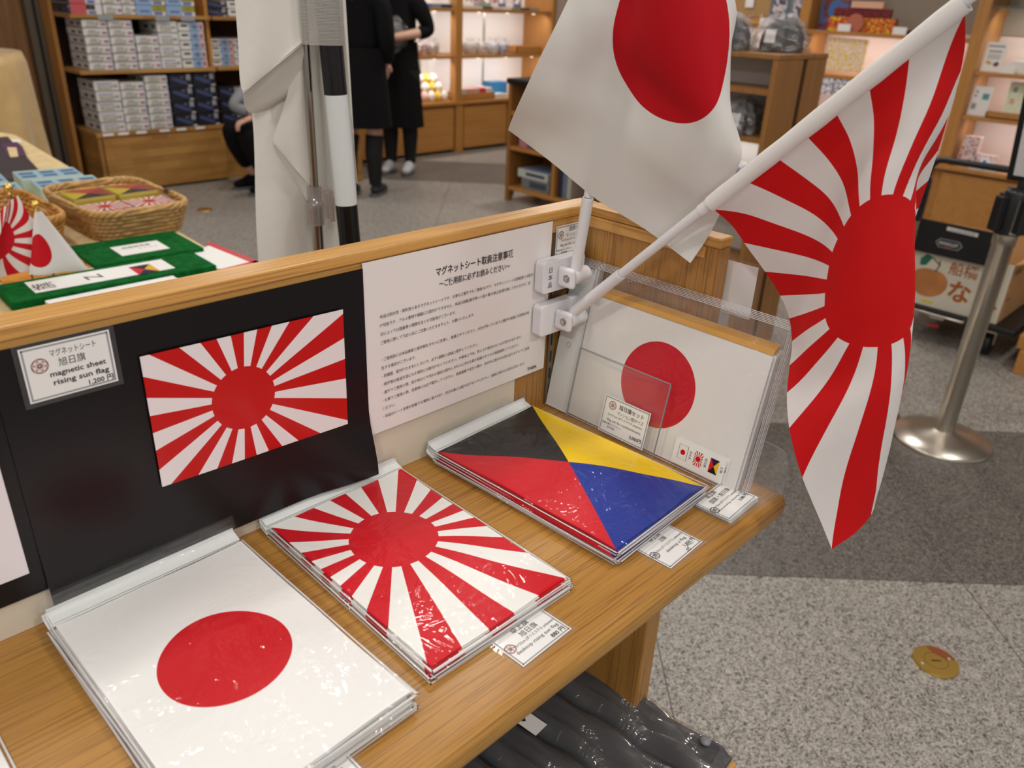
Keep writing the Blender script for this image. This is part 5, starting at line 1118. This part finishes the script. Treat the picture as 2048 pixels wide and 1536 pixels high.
mb.box(3.38, 3.384, b0, b1, bz0, bz1, 0); mb.box(3.384, 3.95, b0, b0+.004, bz0, bz1, 1); mb.box(3.384, 3.95, b1-.004, b1, bz0, bz1, 1); mb.box(3.946, 3.95, b0+.004, b1-.004, bz0, bz1, 1); mb.box(3.384, 3.946, b0+.004, b1-.004, bz0, bz0+.004, 1)
mb.quad((3.384, b0, bz1-.028), (3.60, b0, bz1-.028), (3.60, b0-.0006, bz1-.02), (3.384, b0-.0006, bz1-.02), 1)
mb.build('box_body', [M_pearw, M_tan], bx)
mb = MB(); mb.quad((3.384, b0, bz1), (3.95, b0, bz1), (3.95, b0-.10, bz1+.05), (3.384, b0-.10, bz1+.05)); mb.build('side_flap', M_tan, bx, solid=.004)
fr = frame((3.3795, 0, 0), (0, -1, 0), (0, 0, 1))
mb = MB(); M_br = pm('brown_print', (176, 96, 40), .6)
mb.text('船橋', .062, -.365, .325, 0, 'C', fr, 0, .118, bold=.012); mb.text('な', .100, -.358, .215, 0, 'C', fr, 0, bold=.03); mb.text('し', .100, -.235, .205, 0, 'C', fr, 0, bold=.03)
mb.quad((-.50, .170, 0), (-.45, .170, 0), (-.45, .182, 0), (-.50, .182, 0), 3, fr); mb.quad((-.26, .168, 0), (-.235, .168, 0), (-.235, .176, 0), (-.26, .176, 0), 3, fr)
n = 40; mb.add([(-.492+.078*math.cos(2*PI*k/n)*(1+.03*math.cos(4*PI*k/n)), .265+.068*math.sin(2*PI*k/n)-.01*math.exp(-((k/n-.25)*9)**2), .0002) for k in range(n)], [list(range(n))], 1, False, fr)
mb.tube([(-.475, .318, .001), (-.465, .345, .001), (-.468, .368, .001)], .0028, 6, 2, True, fr); mb.tube([(-.468, .350, .001), (-.50, .375, .001)], .0022, 6, 2, True, fr)
mb.add([(-.50, .375, .0005), (-.525, .385, .0005), (-.55, .36, .0005), (-.545, .33, .0005), (-.52, .335, .0005)], [[0, 1, 2, 3, 4]], 4, False, fr)
mb.build('printed_front', [M_br, pm('pear_brown', (196, 128, 72), .6, var=.15, scale=14), pm('stem_brown', (110, 80, 50), .6), M_yel, pm('leaf_green', (40, 110, 84), .6)], bx)
mb = MB(); fr2 = frame((0, b0-.0008, 0), (1, 0, 0), (0, 0, 1)); mb.text('千葉県産', .032, 3.47, .36, 0, 'C', fr2, 0); mb.quad((3.42, .25, 0), (3.48, .25, 0), (3.48, .256, 0), (3.42, .256, 0), 0, fr2); mb.build('side_print', [M_ink], bx)

# ================================================================ stanchions
def stanchion(lab, x, y, sign, rest=None):
    t = thing('stanchion', lab, 'stanchion', (x, y, 0), (0, 0, .9 if sign else 0), group='steel queue stanchions')
    mb = MB()
    if rest:                                   # a notch in the plate lets it nest against the next one
        dx, dy = rest; pts = []
        for k in range(120):
            a = 2*PI*k/120; px, py = .16*math.cos(a), .16*math.sin(a); q = math.hypot(px-dx, py-dy)
            if q < .166: px, py = dx+(px-dx)/q*.166, dy+(py-dy)/q*.166
            pts.append((px, py))
        mb.prism(pts, 0, .012); mb.lathe([(.09, .012), (.045, .036), (.034, .044)], 48)
    else: mb.lathe([(.160, 0), (.160, .010), (.156, .014), (.10, .026), (.045, .040), (.034, .044)], 64)
    mb.build('base', M_steel, t)
    mb = MB(); mb.lathe([(.031, .044), (.031, .70), (.034, .701), (.034, .735)], 36); mb.build('post', M_steel, t)
    mb = MB(); mb.lathe([(.037, .735), (.039, .74), (.039, .86), (.034, .872), (.012, .874)], 32); mb.build('belt_head', M_blacks, t)
    for a in ((0, PI/2, PI, 1.5*PI) if sign else (.75*PI, 1.25*PI)):
        mb = MB(); mb.box(-.017, .017, -.062, -.036, .745, .85, 0, R2(a)); mb.build('belt_slot', M_black, t, bev=.004)
    mb = MB(); mb.box(-.012, .012, -.0405, -.0395, .74, .845, 0, R2(-.9-.9)); mb.build('steel_strip', M_steel, t)
    if sign:
        mb = MB(); mb.lathe([(.011, .874), (.011, .90)], 16); mb.build('sign_stem', M_black, t)
        Ms = T3(0, 0, .895) @ R2(-.9) @ Matrix.Rotation(-.35, 4, 'Y')
        mb = MB(); mb.box(-.006, .006, -.16, .045, 0, .30, 0, Ms); mb.build('sign_frame', M_black, t, bev=.002)
        mb = MB(); mb.quad((-.0066, .028, .018), (-.0066, -.143, .018), (-.0066, -.143, .283), (-.0066, .028, .283), 0, Ms); mb.text('Order', .018, .10, .05, 1, 'C', Ms @ frame((-.0069, 0, 0), (0, -1, 0), (0, 0, 1)), 0); mb.build('sign_paper', [M_kw, M_ink], t)
    return t
stanchion('brushed steel queue stanchion with a black framed sign right of the sun ray flag', 2.447, .045, True)
stanchion('second steel stanchion mostly hidden behind the sun ray flag', 2.385, .318, False, (.062, -.273))
mb = MB(); mb.box(3.30, 3.75, -.5, .055, 0, .10); mb.box(3.32, 3.75, -.5, .075, .10, .16); tag(mb.build('wooden_plinth', M_cab, bev=.003), 'corner of a wooden plinth at the right edge of the photo', 'plinth')
def floor_cap(lab, x, y, r, a, worn):
    t = thing('floor_outlet', lab, 'floor outlet', (x, y, 0), (0, 0, a), group='round brass floor outlets')
    mb = MB(); mb.lathe([(r, .0), (r, .003), (r*.97, .006), (1e-5, .006)], 48, 0, None, False); mb.build('cover', M_gold, t)
    mb = MB(); mb.ring((0, 0, .0063), r*.50, r*.525, 0, 40); mb.box(-.011, .011, -.0015, .0015, .006, .0066, 1)
    for s in (-1, 1): mb.lathe([(.0045, .006), (.0045, .0072), (1e-5, .0072)], 12, 2, T3(s*r*.70, s*r*.16, 0))
    mb.build('screws', [pm('brass_line', (150, 104, 44), .4, metal=.8), M_black, M_steel], t)
    if worn:
        mb = MB(); n = 24
        mb.add([(r*.93*math.cos(PI*(.02+.5*k/(n-1))), r*.93*math.sin(PI*(.02+.5*k/(n-1))), .0062) for k in range(n)]+[(r*.08, r*.55, .0062), (r*.50, r*.08, .0062)], [list(range(n+2))], 0); mb.build('worn_patch', pm('red_brown_patch', (150, 78, 44), .4, metal=.4), t)['label'] = 'worn red-brown patch'
floor_cap('round brass floor outlet with a red-brown patch in the pale granite', 1.330, -.332, .049, -.80, True)
floor_cap('round brass floor outlet far off near the drawer unit', 1.89, 4.45, .05, 0, False)

# ================================================================ white flag on stands behind the counter
E_ = Vector((.86, -.511, 0)); D_ = Vector((.511, .86, 0)); P_ = Vector((.295, .516, 0))
def fp(a, z, off): return tuple(P_+E_*a+D_*off+Vector((0, 0, z)))
sp = thing('flag_stand', 'pair of flagpoles, one chrome and one black and white striped, behind the counter', 'flag stand')
mb = MB(); q = fp(.015, 0, -.03); mb.lathe([(.16, 0), (.16, .012), (.03, .03), (.02, .06)], 40, 0, T3(*q)); mb.build('base', M_steel, sp)
mb = MB(); mb.tube([fp(.0115, .05, -.02), fp(.0145, 1.03, -.02)], .0085, 20); mb.build('lower_tube', M_chrome, sp)
mb = MB(); mb.tube([fp(.0145, 1.03, -.02), fp(.0165, 1.9, -.02)], .0060, 20); mb.build('upper_tube', M_chrome, sp)
M_clearp = film('clear_hard_plastic', refl=.25, rough=.05, haze=.18, bump=.0, tint=(226, 214, 206))
mb = MB()
mb.tube([fp(.013, 1.0, -.02), fp(.0132, 1.022, -.02), fp(.0132, 1.024, -.02), fp(.0132, 1.034, -.02), fp(.0134, 1.036, -.02), fp(.0134, 1.058, -.02)], [.0128, .0128, .0132, .0132, .0110, .0110], 24); mb.build('clamp_collar', M_clearp, sp)
mb = MB(); mb.tube([fp(.024, 1.052, -.026), fp(.032, 1.056, -.026), fp(.038, 1.05, -.026), fp(.0385, 1.005, -.026)], .0035, 10); mb.tube([fp(.030, 1.048, -.026), fp(.0305, 1.010, -.026)], .003, 10); mb.build('clamp_lever', M_clearp, sp)
mb = MB()
a0, z0, a1, z1 = .060, .05, .0425, 1.9
zz = [.05, 1.034, 1.192, 1.40, 1.58, 1.9]
for k in range(5):
    f = lambda z: fp(.0625-.013*(z-.967)/.29, z, -.035)
    mb.tube([f(zz[k]), f(zz[k+1])], .0165, 28, 0 if k % 2 == 0 else 1)
# colours read from the bottom: black, white, black, white, black
mb.build('striped_pole', [pm('black_gloss', (20, 18, 20), .2), pm('white_gloss', (226, 230, 230), .3)], sp)
def net_mat():
    m, t, b = new_mat('net_mesh'); u, v = uvxy(t)
    g = (u*700)._op('FRACT').lt(.36).mx((v*560)._op('FRACT').lt(.36))
    tr = t.nodes.new('ShaderNodeBsdfTransparent'); ms = t.nodes.new('ShaderNodeMixShader'); b.inputs['Base Color'].default_value = (*lin((196, 192, 186)), 1)
    t.links.new(g.o, ms.inputs[0]); t.links.new(tr.outputs[0], ms.inputs[1]); t.links.new(b.outputs[0], ms.inputs[2]); t.links.new(ms.outputs[0], t.nodes['Material Output'].inputs[0]); return m
mb = MB()
def net(u, v):
    a = 2*PI*u
    return fp(.0385+.0300*math.cos(a), 1.258+.6*v, -.034+.0225*math.sin(a))
mb.grid(net, 48, 6, 0, lambda u, v: (.16*u, .6*v)); mb.build('net_sleeve', net_mat(), sp)['label'] = 'grey net sleeve'
wf = thing('hanging_cloth', 'plain white cotton flag hanging in folds beside the striped pole', 'flag')
M_cot = pm('white_cotton', (230, 227, 219), .85, bump=.25, bscale=70)
def interp(P, s):
    s = s*(len(P)-1); k = min(int(s), len(P)-2); t = s-k
    t = t if len(P[0]) < 2 else t
    return tuple(P[k][i]+(P[k+1][i]-P[k][i])*t for i in range(len(P[0])))
def smooth(P, n=3):
    for _ in range(n):
        Q = [P[0]]
        for k in range(len(P)-1):
            a, b = P[k], P[k+1]
            Q += [tuple(.75*a[i]+.25*b[i] for i in range(len(a))), tuple(.25*a[i]+.75*b[i] for i in range(len(a)))]
        P = Q+[P[-1]]
    return P
def layer(Lp, Rp, off, n=40, m=20, wv=.004):
    Ls, Rs = smooth(Lp), smooth(Rp)
    mb = MB()
    def f(u, v):
        a = interp(Ls, v); b = interp(Rs, v)
        x = a[0]+(b[0]-a[0])*u; z = a[1]+(b[1]-a[1])*u
        return fp(x, z, off(u, v)+wv*math.sin(u*6+v*5))
    mb.grid(f, m, n); return mb.build('cloth_fold', M_cot, wf, solid=.0006)
# main fall, behind the poles
layer([(-.070, 1.75), (-.072, 1.30), (-.067, 1.152), (-.070, 1.094), (-.075, 1.034), (-.080, .946), (-.083, .70)], [(.060, 1.75), (.073, 1.315), (.075, 1.181), (.0775, 1.08), (.079, .992), (.077, .95), (.074, .70)], lambda u, v: .012-.008*math.sin(u*PI*2.2))
# right edge strip turned to the front beside the striped pole
layer([(.066, 1.75), (.0745, 1.315), (.0765, 1.19), (.0785, 1.06)], [(.062, 1.75), (.0685, 1.315), (.0735, 1.19), (.0785, 1.06)], lambda u, v: .004-.02*u, wv=.0)
# upper left lobe with a hem rolling under
layer([(-.069, 1.75), (-.073, 1.309), (-.0745, 1.25), (-.0775, 1.205), (-.074, 1.192)], [(.010, 1.75), (.0105, 1.40), (.011, 1.30), (.011, 1.262), (.0105, 1.258)], lambda u, v: -.036-.006*math.sin(u*PI), wv=.002)
layer([(-.0735, 1.196), (-.0755, 1.180), (-.0755, 1.170), (-.068, 1.160), (-.045, 1.165)], [(.011, 1.261), (.012, 1.245), (.012, 1.225), (.008, 1.20), (-.010, 1.185)], lambda u, v: -.040+.045*v, wv=.001)
# second lobe: a pointed corner behind the chrome pole
layer([(.002, 1.262), (-.010, 1.20), (-.030, 1.15), (-.041, 1.127), (-.040, 1.12)], [(.016, 1.262), (.015, 1.20), (.013, 1.12), (.010, 1.075), (.007, 1.059)], lambda u, v: -.012-.004*math.sin(u*PI), wv=.001)
layer([(-.041, 1.125), (-.0405, 1.118), (-.036, 1.10), (-.030, 1.09)], [(.008, 1.062), (.008, 1.05), (.006, 1.035), (.002, 1.03)], lambda u, v: -.012+.02*v, wv=.001)

# ================================================================ persons
def skin(nodes, edges, lev=2):
    """grow one continuous surface over a jointed skeleton; returns its vertices and faces"""
    me = bpy.data.meshes.new('s'); idx = {k: i for i, k in enumerate(nodes)}
    me.from_pydata([n[0] for n in nodes.values()], [(idx[a], idx[b]) for a, b in edges], [])
    o = bpy.data.objects.new('s', me); COL.objects.link(o)
    md = o.modifiers.new('skin', 'SKIN'); md.use_smooth_shade = True
    for i, n in enumerate(nodes.values()):
        r = n[1]; me.skin_vertices[0].data[i].radius = r if isinstance(r, tuple) else (r, r); me.skin_vertices[0].data[i].use_root = (i == 0)
    s = o.modifiers.new('sub', 'SUBSURF'); s.levels = s.render_levels = lev
    bpy.context.view_layer.update()
    m2 = bpy.data.meshes.new_from_object(o.evaluated_get(bpy.context.evaluated_depsgraph_get()))
    out = ([tuple(v.co) for v in m2.vertices], [list(p.vertices) for p in m2.polygons])
    bpy.data.objects.remove(o); bpy.data.meshes.remove(me); bpy.data.meshes.remove(m2)
    return out
M_skin = pm('skin', (214, 168, 146), .55); M_hair = pm('dark_hair', (30, 24, 22), .5); M_cloth = pm('black_cloth', (13, 13, 15), .9, spec=.2); M_stock = pm('black_stockings', (13, 13, 16), .8)
M_greyw = pm('grey_sleeve', (150, 152, 158), .8); M_shoe = pm('dark_shoe', (40, 42, 46), .6); M_wshoe = pm('white_shoe', (196, 196, 196), .6); M_sole = pm('shoe_sole', (90, 90, 92), .6)
def hand(mb, w, d, palm, m=0):
    """palm and five bent fingers growing from wrist w along d; palm = direction the palm looks"""
    d = Vector(d).normalized(); p = Vector(palm); p = (p-d*p.dot(d)).normalized(); s = d.cross(p); w = Vector(w)
    vs, fs = skin({'a': (tuple(w), .024), 'b': (tuple(w+d*.04), (.030, .018)), 'c': (tuple(w+d*.075), (.036, .014))}, [('a', 'b'), ('b', 'c')]); mb.add(vs, fs, m, True)
    for k, (off, L) in enumerate(((-.030, .058), (-.010, .070), (.010, .074), (.030, .066))):
        b = w+d*.075+s*off
        pts = [b-d*.012, b+d*L*.42+p*.004, b+d*L*.70+p*L*.28, b+d*L*.80+p*L*.58]
        mb.tube([tuple(q) for q in pts], [.0095, .0088, .0082, .0066], 10, m)
        mb.ball(tuple(pts[-1]), .0068, 8, m)
    b = w+d*.02-s*.022
    pts = [b, b-s*.022+d*.022+p*.006, b-s*.026+d*.05+p*.018]
    mb.tube([tuple(q) for q in pts], [.0115, .010, .008], 10, m); mb.ball(tuple(pts[-1]), .0082, 8, m)
def head(mb, c, m=0):
    """face towards -y"""
    x, y, z = c
    mb.ball(c, .105, 24, m, sc=(.74, .88, 1.08)); mb.ball((x, y-.012, z-.052), .07, 16, m, sc=(.8, .98, .9))
    mb.tube([(x, y-.088, z+.02), (x, y-.104, z-.014), (x, y-.094, z-.02)], [.007, .012, .009], 10, m)
    for s in (-1, 1):
        mb.ball((x+s*.079, y+.008, z-.008), .026, 10, m, sc=(.35, .7, 1.1)); mb.ball((x+s*.031, y-.084, z+.004), .011, 10, 1, sc=(1.2, .5, .7)); mb.ball((x+s*.031, y-.0885, z+.004), .005, 8, 2)
        mb.tube([(x+s*.016, y-.088, z+.027), (x+s*.034, y-.087, z+.031), (x+s*.05, y-.078, z+.026)], .0035, 6, 2)
    mb.tube([(x-.022, y-.084, z-.052), (x, y-.090, z-.050), (x+.022, y-.084, z-.052)], [.004, .0062, .004], 8, 3)
M_lip = pm('lips', (180, 96, 92), .5)
def shoe(mb, ank, toe, m0=0, m1=1):
    a = Vector(ank); t = Vector(toe); d = (t-a); d.z = 0; d.normalize()
    h = Vector((a.x, a.y, .0))-d*.055
    vs, fs = skin({'m': (tuple(Vector((a.x, a.y, .055))+d*.05), (.042, .036)), 'h': (tuple(h+Vector((0, 0, .045))+d*.015), (.036, .04)), 'k': (tuple(Vector((a.x, a.y, .095))), .036), 't': (tuple(Vector((a.x, a.y, .040))+d*.125), (.040, .028)), 'e': (tuple(Vector((a.x, a.y, .034))+d*.165), (.028, .02))}, [('m', 'h'), ('m', 'k'), ('m', 't'), ('t', 'e')])
    mb.add([(p[0], p[1], max(.006, p[2])) for p in vs], fs, m0, True)
    s = Vector((-d.y, d.x, 0)); n = 20
    mb.prism([tuple((Vector((a.x, a.y, 0))+d*(.055+.125*math.cos(2*PI*k/n))+s*(.043*math.sin(2*PI*k/n)))[:2]) for k in range(n)], 0, .02, m1)
def person(lab, loc, ang, arms, feet, hem, top_m, sock_m, sock_top, shoe_m, skirt_w, h=1.58, hair_len=.2):
    k = h/1.6
    t = thing('person', lab, 'person', loc, (0, 0, ang))
    f0, f1 = feet
    N = {'pelvis': ((0, 0, .86*k), (.135, .105)), 'waist': ((0, 0, 1.0*k), (.115, .09)), 'chest': ((0, -.005, 1.16*k), (.135, .10)), 'neckb': ((0, .005, 1.31*k), (.07, .06)), 'neck': ((0, 0, 1.37*k), .045), 'skull': ((0, -.005, 1.43*k), .05)}
    Ed = [('pelvis', 'waist'), ('waist', 'chest'), ('chest', 'neckb'), ('neckb', 'neck'), ('neck', 'skull')]
    for s, nm, a, f in ((-1, 'l', arms[0], f0), (1, 'r', arms[1], f1)):
        N['sh'+nm] = ((s*.165, .0, 1.275*k), .056); N['el'+nm] = (a[0], .042); N['wr'+nm] = (a[1], .028)
        Ed += [('neckb', 'sh'+nm), ('sh'+nm, 'el'+nm), ('el'+nm, 'wr'+nm)]
        N['hip'+nm] = ((s*.085, .0, .80*k), .088); N['kn'+nm] = ((s*.085+(f[0]-s*.085)*.5, f[1]*.5-.015, .45*k), .056); N['calf'+nm] = ((s*.085+(f[0]-s*.085)*.75, f[1]*.75+.012, .31*k), .054); N['an'+nm] = ((f[0], f[1], .085), .036)
        Ed += [('pelvis', 'hip'+nm), ('hip'+nm, 'kn'+nm), ('kn'+nm, 'calf'+nm), ('calf'+nm, 'an'+nm)]
    vs, fs = skin(N, Ed)
    mb = MB(); mb.add(vs, fs, 0, True); head(mb, (0, -.02, 1.49*k))
    for a in arms: hand(mb, a[1], Vector(a[1])-Vector(a[0]), a[2])
    mb.build('body', [M_skin, M_white, M_ink, M_lip], t)
    infl = lambda r, e: (r[0]+e, r[1]+e) if isinstance(r, tuple) else r+e
    Nt = {q: (N[q][0], infl(N[q][1], .022)) for q in ('chest', 'waist', 'pelvis', 'neckb', 'shl', 'shr')}
    Et = [('chest', 'waist'), ('waist', 'pelvis'), ('chest', 'neckb'), ('neckb', 'shl'), ('neckb', 'shr')]
    for nm in 'lr':
        a = Vector(N['el'+nm][0]); b = Vector(N['wr'+nm][0]); c = a.lerp(b, arms[0 if nm == 'l' else 1][3])
        Nt['el'+nm] = (tuple(a), .058); Nt['cu'+nm] = (tuple(c), .05); Et += [('sh'+nm, 'el'+nm), ('el'+nm, 'cu'+nm)]
    vs, fs = skin(Nt, Et); mb = MB(); mb.add(vs, fs, 0, True); mb.build('top', top_m, t)['label'] = 'dark long sleeved top'
    mb = MB(); w = skirt_w
    def sk(u, v):
        a = 2*PI*u; r = w*(.80+.22*v)*(1+.03*math.sin(a*9)*v)
        return (r*math.cos(a), r*.74*math.sin(a), 1.0*k+(hem-1.0*k)*v)
    mb.grid(sk, 72, 14); mb.build('skirt', M_cloth, t, solid=.004)
    for nm, f in (('l', f0), ('r', f1)):
        mb = MB(); zs = sock_top
        P = [Vector(N[q+nm][0]) for q in ('kn', 'calf', 'an')]; R = [.064, .061, .043]
        if zs > .5: P = [Vector(N['hip'+nm][0])]+P; R = [.094]+R
        else: P[0] = P[0].lerp(P[1], .15)
        mb.tube([tuple(P[0].lerp(P[1], q/6)) for q in range(6)]+[tuple(P[-2].lerp(P[-1], q/6)) for q in range(7)] if len(P) == 3 else [tuple(q) for q in P], [R[0]+(R[1]-R[0])*q/6 for q in range(6)]+[R[-2]+(R[-1]-R[-2])*q/6 for q in range(7)] if len(P) == 3 else R, 18); mb.build('stocking', sock_m, t)
        mb = MB(); shoe(mb, (f[0], f[1], .085), (f[0]*1.15, f[1]-.2, 0)); mb.build('shoe', [shoe_m, M_sole], t)
    mb = MB(); c = (0, -.02, 1.49*k)
    mb.ball((0, .004, c[2]+.018), .112, 24, 0, sc=(.80, .90, 1.02)); mb.tube([(0, .06, c[2]), (0, .075, c[2]-.10), (0, .06, c[2]-.10-hair_len)], [.075, .07, .03], 16); mb.build('hair', M_hair, t)
    return t
person('person in a black top, skirt and socks standing just behind the striped pole', (2.97, 4.20, 0), 2.15, [((-.205, .03, 1.03), (-.16, -.10, .88), (1, 0, 0), .9), ((.205, .03, 1.03), (.16, -.10, .88), (-1, 0, 0), .9)], ((-.07, -.03), (.09, .05)), .485, M_cloth, M_stock, .4, M_shoe, .205)
P2 = person('person in a black dress and white sneakers holding a clear bag, by the lit shelves', (3.685, 4.72, 0), -1.0, [((-.24, .02, 1.06), (-.10, -.17, .99), (1, 0, -.2), .35), ((.25, .03, 1.07), (.03, -.20, 1.02), (-1, 0, -.2), .35)], ((-.075, .0), (.08, .02)), .37, M_cloth, M_stock, .9, M_wshoe, .19)
t = thing('plastic_bag', 'clear plastic bag of goods held by the person in white sneakers', 'bag', (3.60, 4.63, 1.04), (0, 0, -.2))
def bagf(u, v):
    a = 2*PI*u; b = PI*v
    r = 1+.10*math.sin(a*5+v*9)+.06*math.sin(a*9-v*14)
    return (.105*r*math.sin(b)*math.cos(a), .06*r*math.sin(b)*math.sin(a), .115*r*math.cos(b))
mb = MB(); mb.grid(bagf, 48, 24); mb.build('bag_film', M_film2, t)
mb = MB(); mb.ball((0, 0, 0), .08, 14, 0, sc=(1, .55, 1.1)); mb.build('contents', pm('bag_goods', (96, 90, 88), .6, var=.5, scale=30), t)
# crouching person by the kit shelf
t = thing('person', 'person crouching in black trousers and a grey sleeve before the kit shelf', 'person', (2.505, 4.75, 0), (0, 0, -PI/2))
N = {'pelvis': ((0, .20, .36), (.14, .12)), 'waist': ((0, .24, .50), (.12, .10)), 'chest': ((0, .22, .66), (.135, .105)), 'neckb': ((0, .20, .79), (.07, .06)), 'neck': ((0, .19, .85), .045), 'skull': ((0, .18, .91), .05)}
Ed = [('pelvis', 'waist'), ('waist', 'chest'), ('chest', 'neckb'), ('neckb', 'neck'), ('neck', 'skull')]
A = {'l': ((-.21, -.10, .56), (-.13, .04, .50)), 'r': ((.24, .0, .55), (.16, -.14, .53))}
for s, nm in ((-1, 'l'), (1, 'r')):
    N['sh'+nm] = ((s*.165, .19, .77), .056); N['el'+nm] = (A[nm][0], .042); N['wr'+nm] = (A[nm][1], .028)
    N['hip'+nm] = ((s*.09, .16, .34), .09); N['kn'+nm] = ((s*.12, -.19, .44), .062); N['calf'+nm] = ((s*.115, -.12, .28), .056); N['an'+nm] = ((s*.11, -.03, .085), .036)
    Ed += [('neckb', 'sh'+nm), ('sh'+nm, 'el'+nm), ('el'+nm, 'wr'+nm), ('pelvis', 'hip'+nm), ('hip'+nm, 'kn'+nm), ('kn'+nm, 'calf'+nm), ('calf'+nm, 'an'+nm)]
vs, fs = skin(N, Ed); mb = MB(); mb.add(vs, fs, 0, True); head(mb, (0, .15, .97))
hand(mb, A['l'][1], (.4, .1, -.5), (0, 0, -1)); hand(mb, A['r'][1], (-.2, -1, -.3), (0, 0, -1)); mb.build('body', [M_skin, M_white, M_ink, M_lip], t)
infl = lambda r, e: (r[0]+e, r[1]+e) if isinstance(r, tuple) else r+e
Nt = {q: (N[q][0], infl(N[q][1], .02)) for q in ('chest', 'waist', 'neckb', 'shl', 'shr', 'ell', 'elr')}
for nm in 'lr': Nt['cu'+nm] = (tuple(Vector(A[nm][0]).lerp(Vector(A[nm][1]), .75)), .045)
vs, fs = skin(Nt, [('chest', 'waist'), ('chest', 'neckb'), ('neckb', 'shl'), ('neckb', 'shr'), ('shl', 'ell'), ('shr', 'elr'), ('ell', 'cul'), ('elr', 'cur')]); mb = MB(); mb.add(vs, fs, 0, True); mb.build('top', M_greyw, t)['label'] = 'grey long sleeved top'
Np = {'pelvis': (N['pelvis'][0], (.155, .135))}
Ep = []
for nm in 'lr':
    Np.update({'hip'+nm: (N['hip'+nm][0], .105), 'kn'+nm: (N['kn'+nm][0], .080), 'calf'+nm: (N['calf'+nm][0], .075), 'cu'+nm: (tuple(Vector(N['calf'+nm][0]).lerp(Vector(N['an'+nm][0]), .65)), .058)})
    Ep += [('pelvis', 'hip'+nm), ('hip'+nm, 'kn'+nm), ('kn'+nm, 'calf'+nm), ('calf'+nm, 'cu'+nm)]
vs, fs = skin(Np, Ep); mb = MB(); mb.add(vs, fs, 0, True); mb.build('trousers', M_cloth, t)
for s in (-1, 1):
    mb = MB(); shoe(mb, (s*.11, -.03, .085), (s*.12, -.25, 0)); mb.build('shoe', [M_cloth, M_sole], t)
mb = MB(); mb.ball((0, .17, .99), .112, 24, 0, sc=(.80, .90, 1.02)); mb.tube([(0, .23, .97), (0, .27, .86), (0, .28, .74)], [.075, .07, .03], 16); mb.build('hair', M_hair, t)
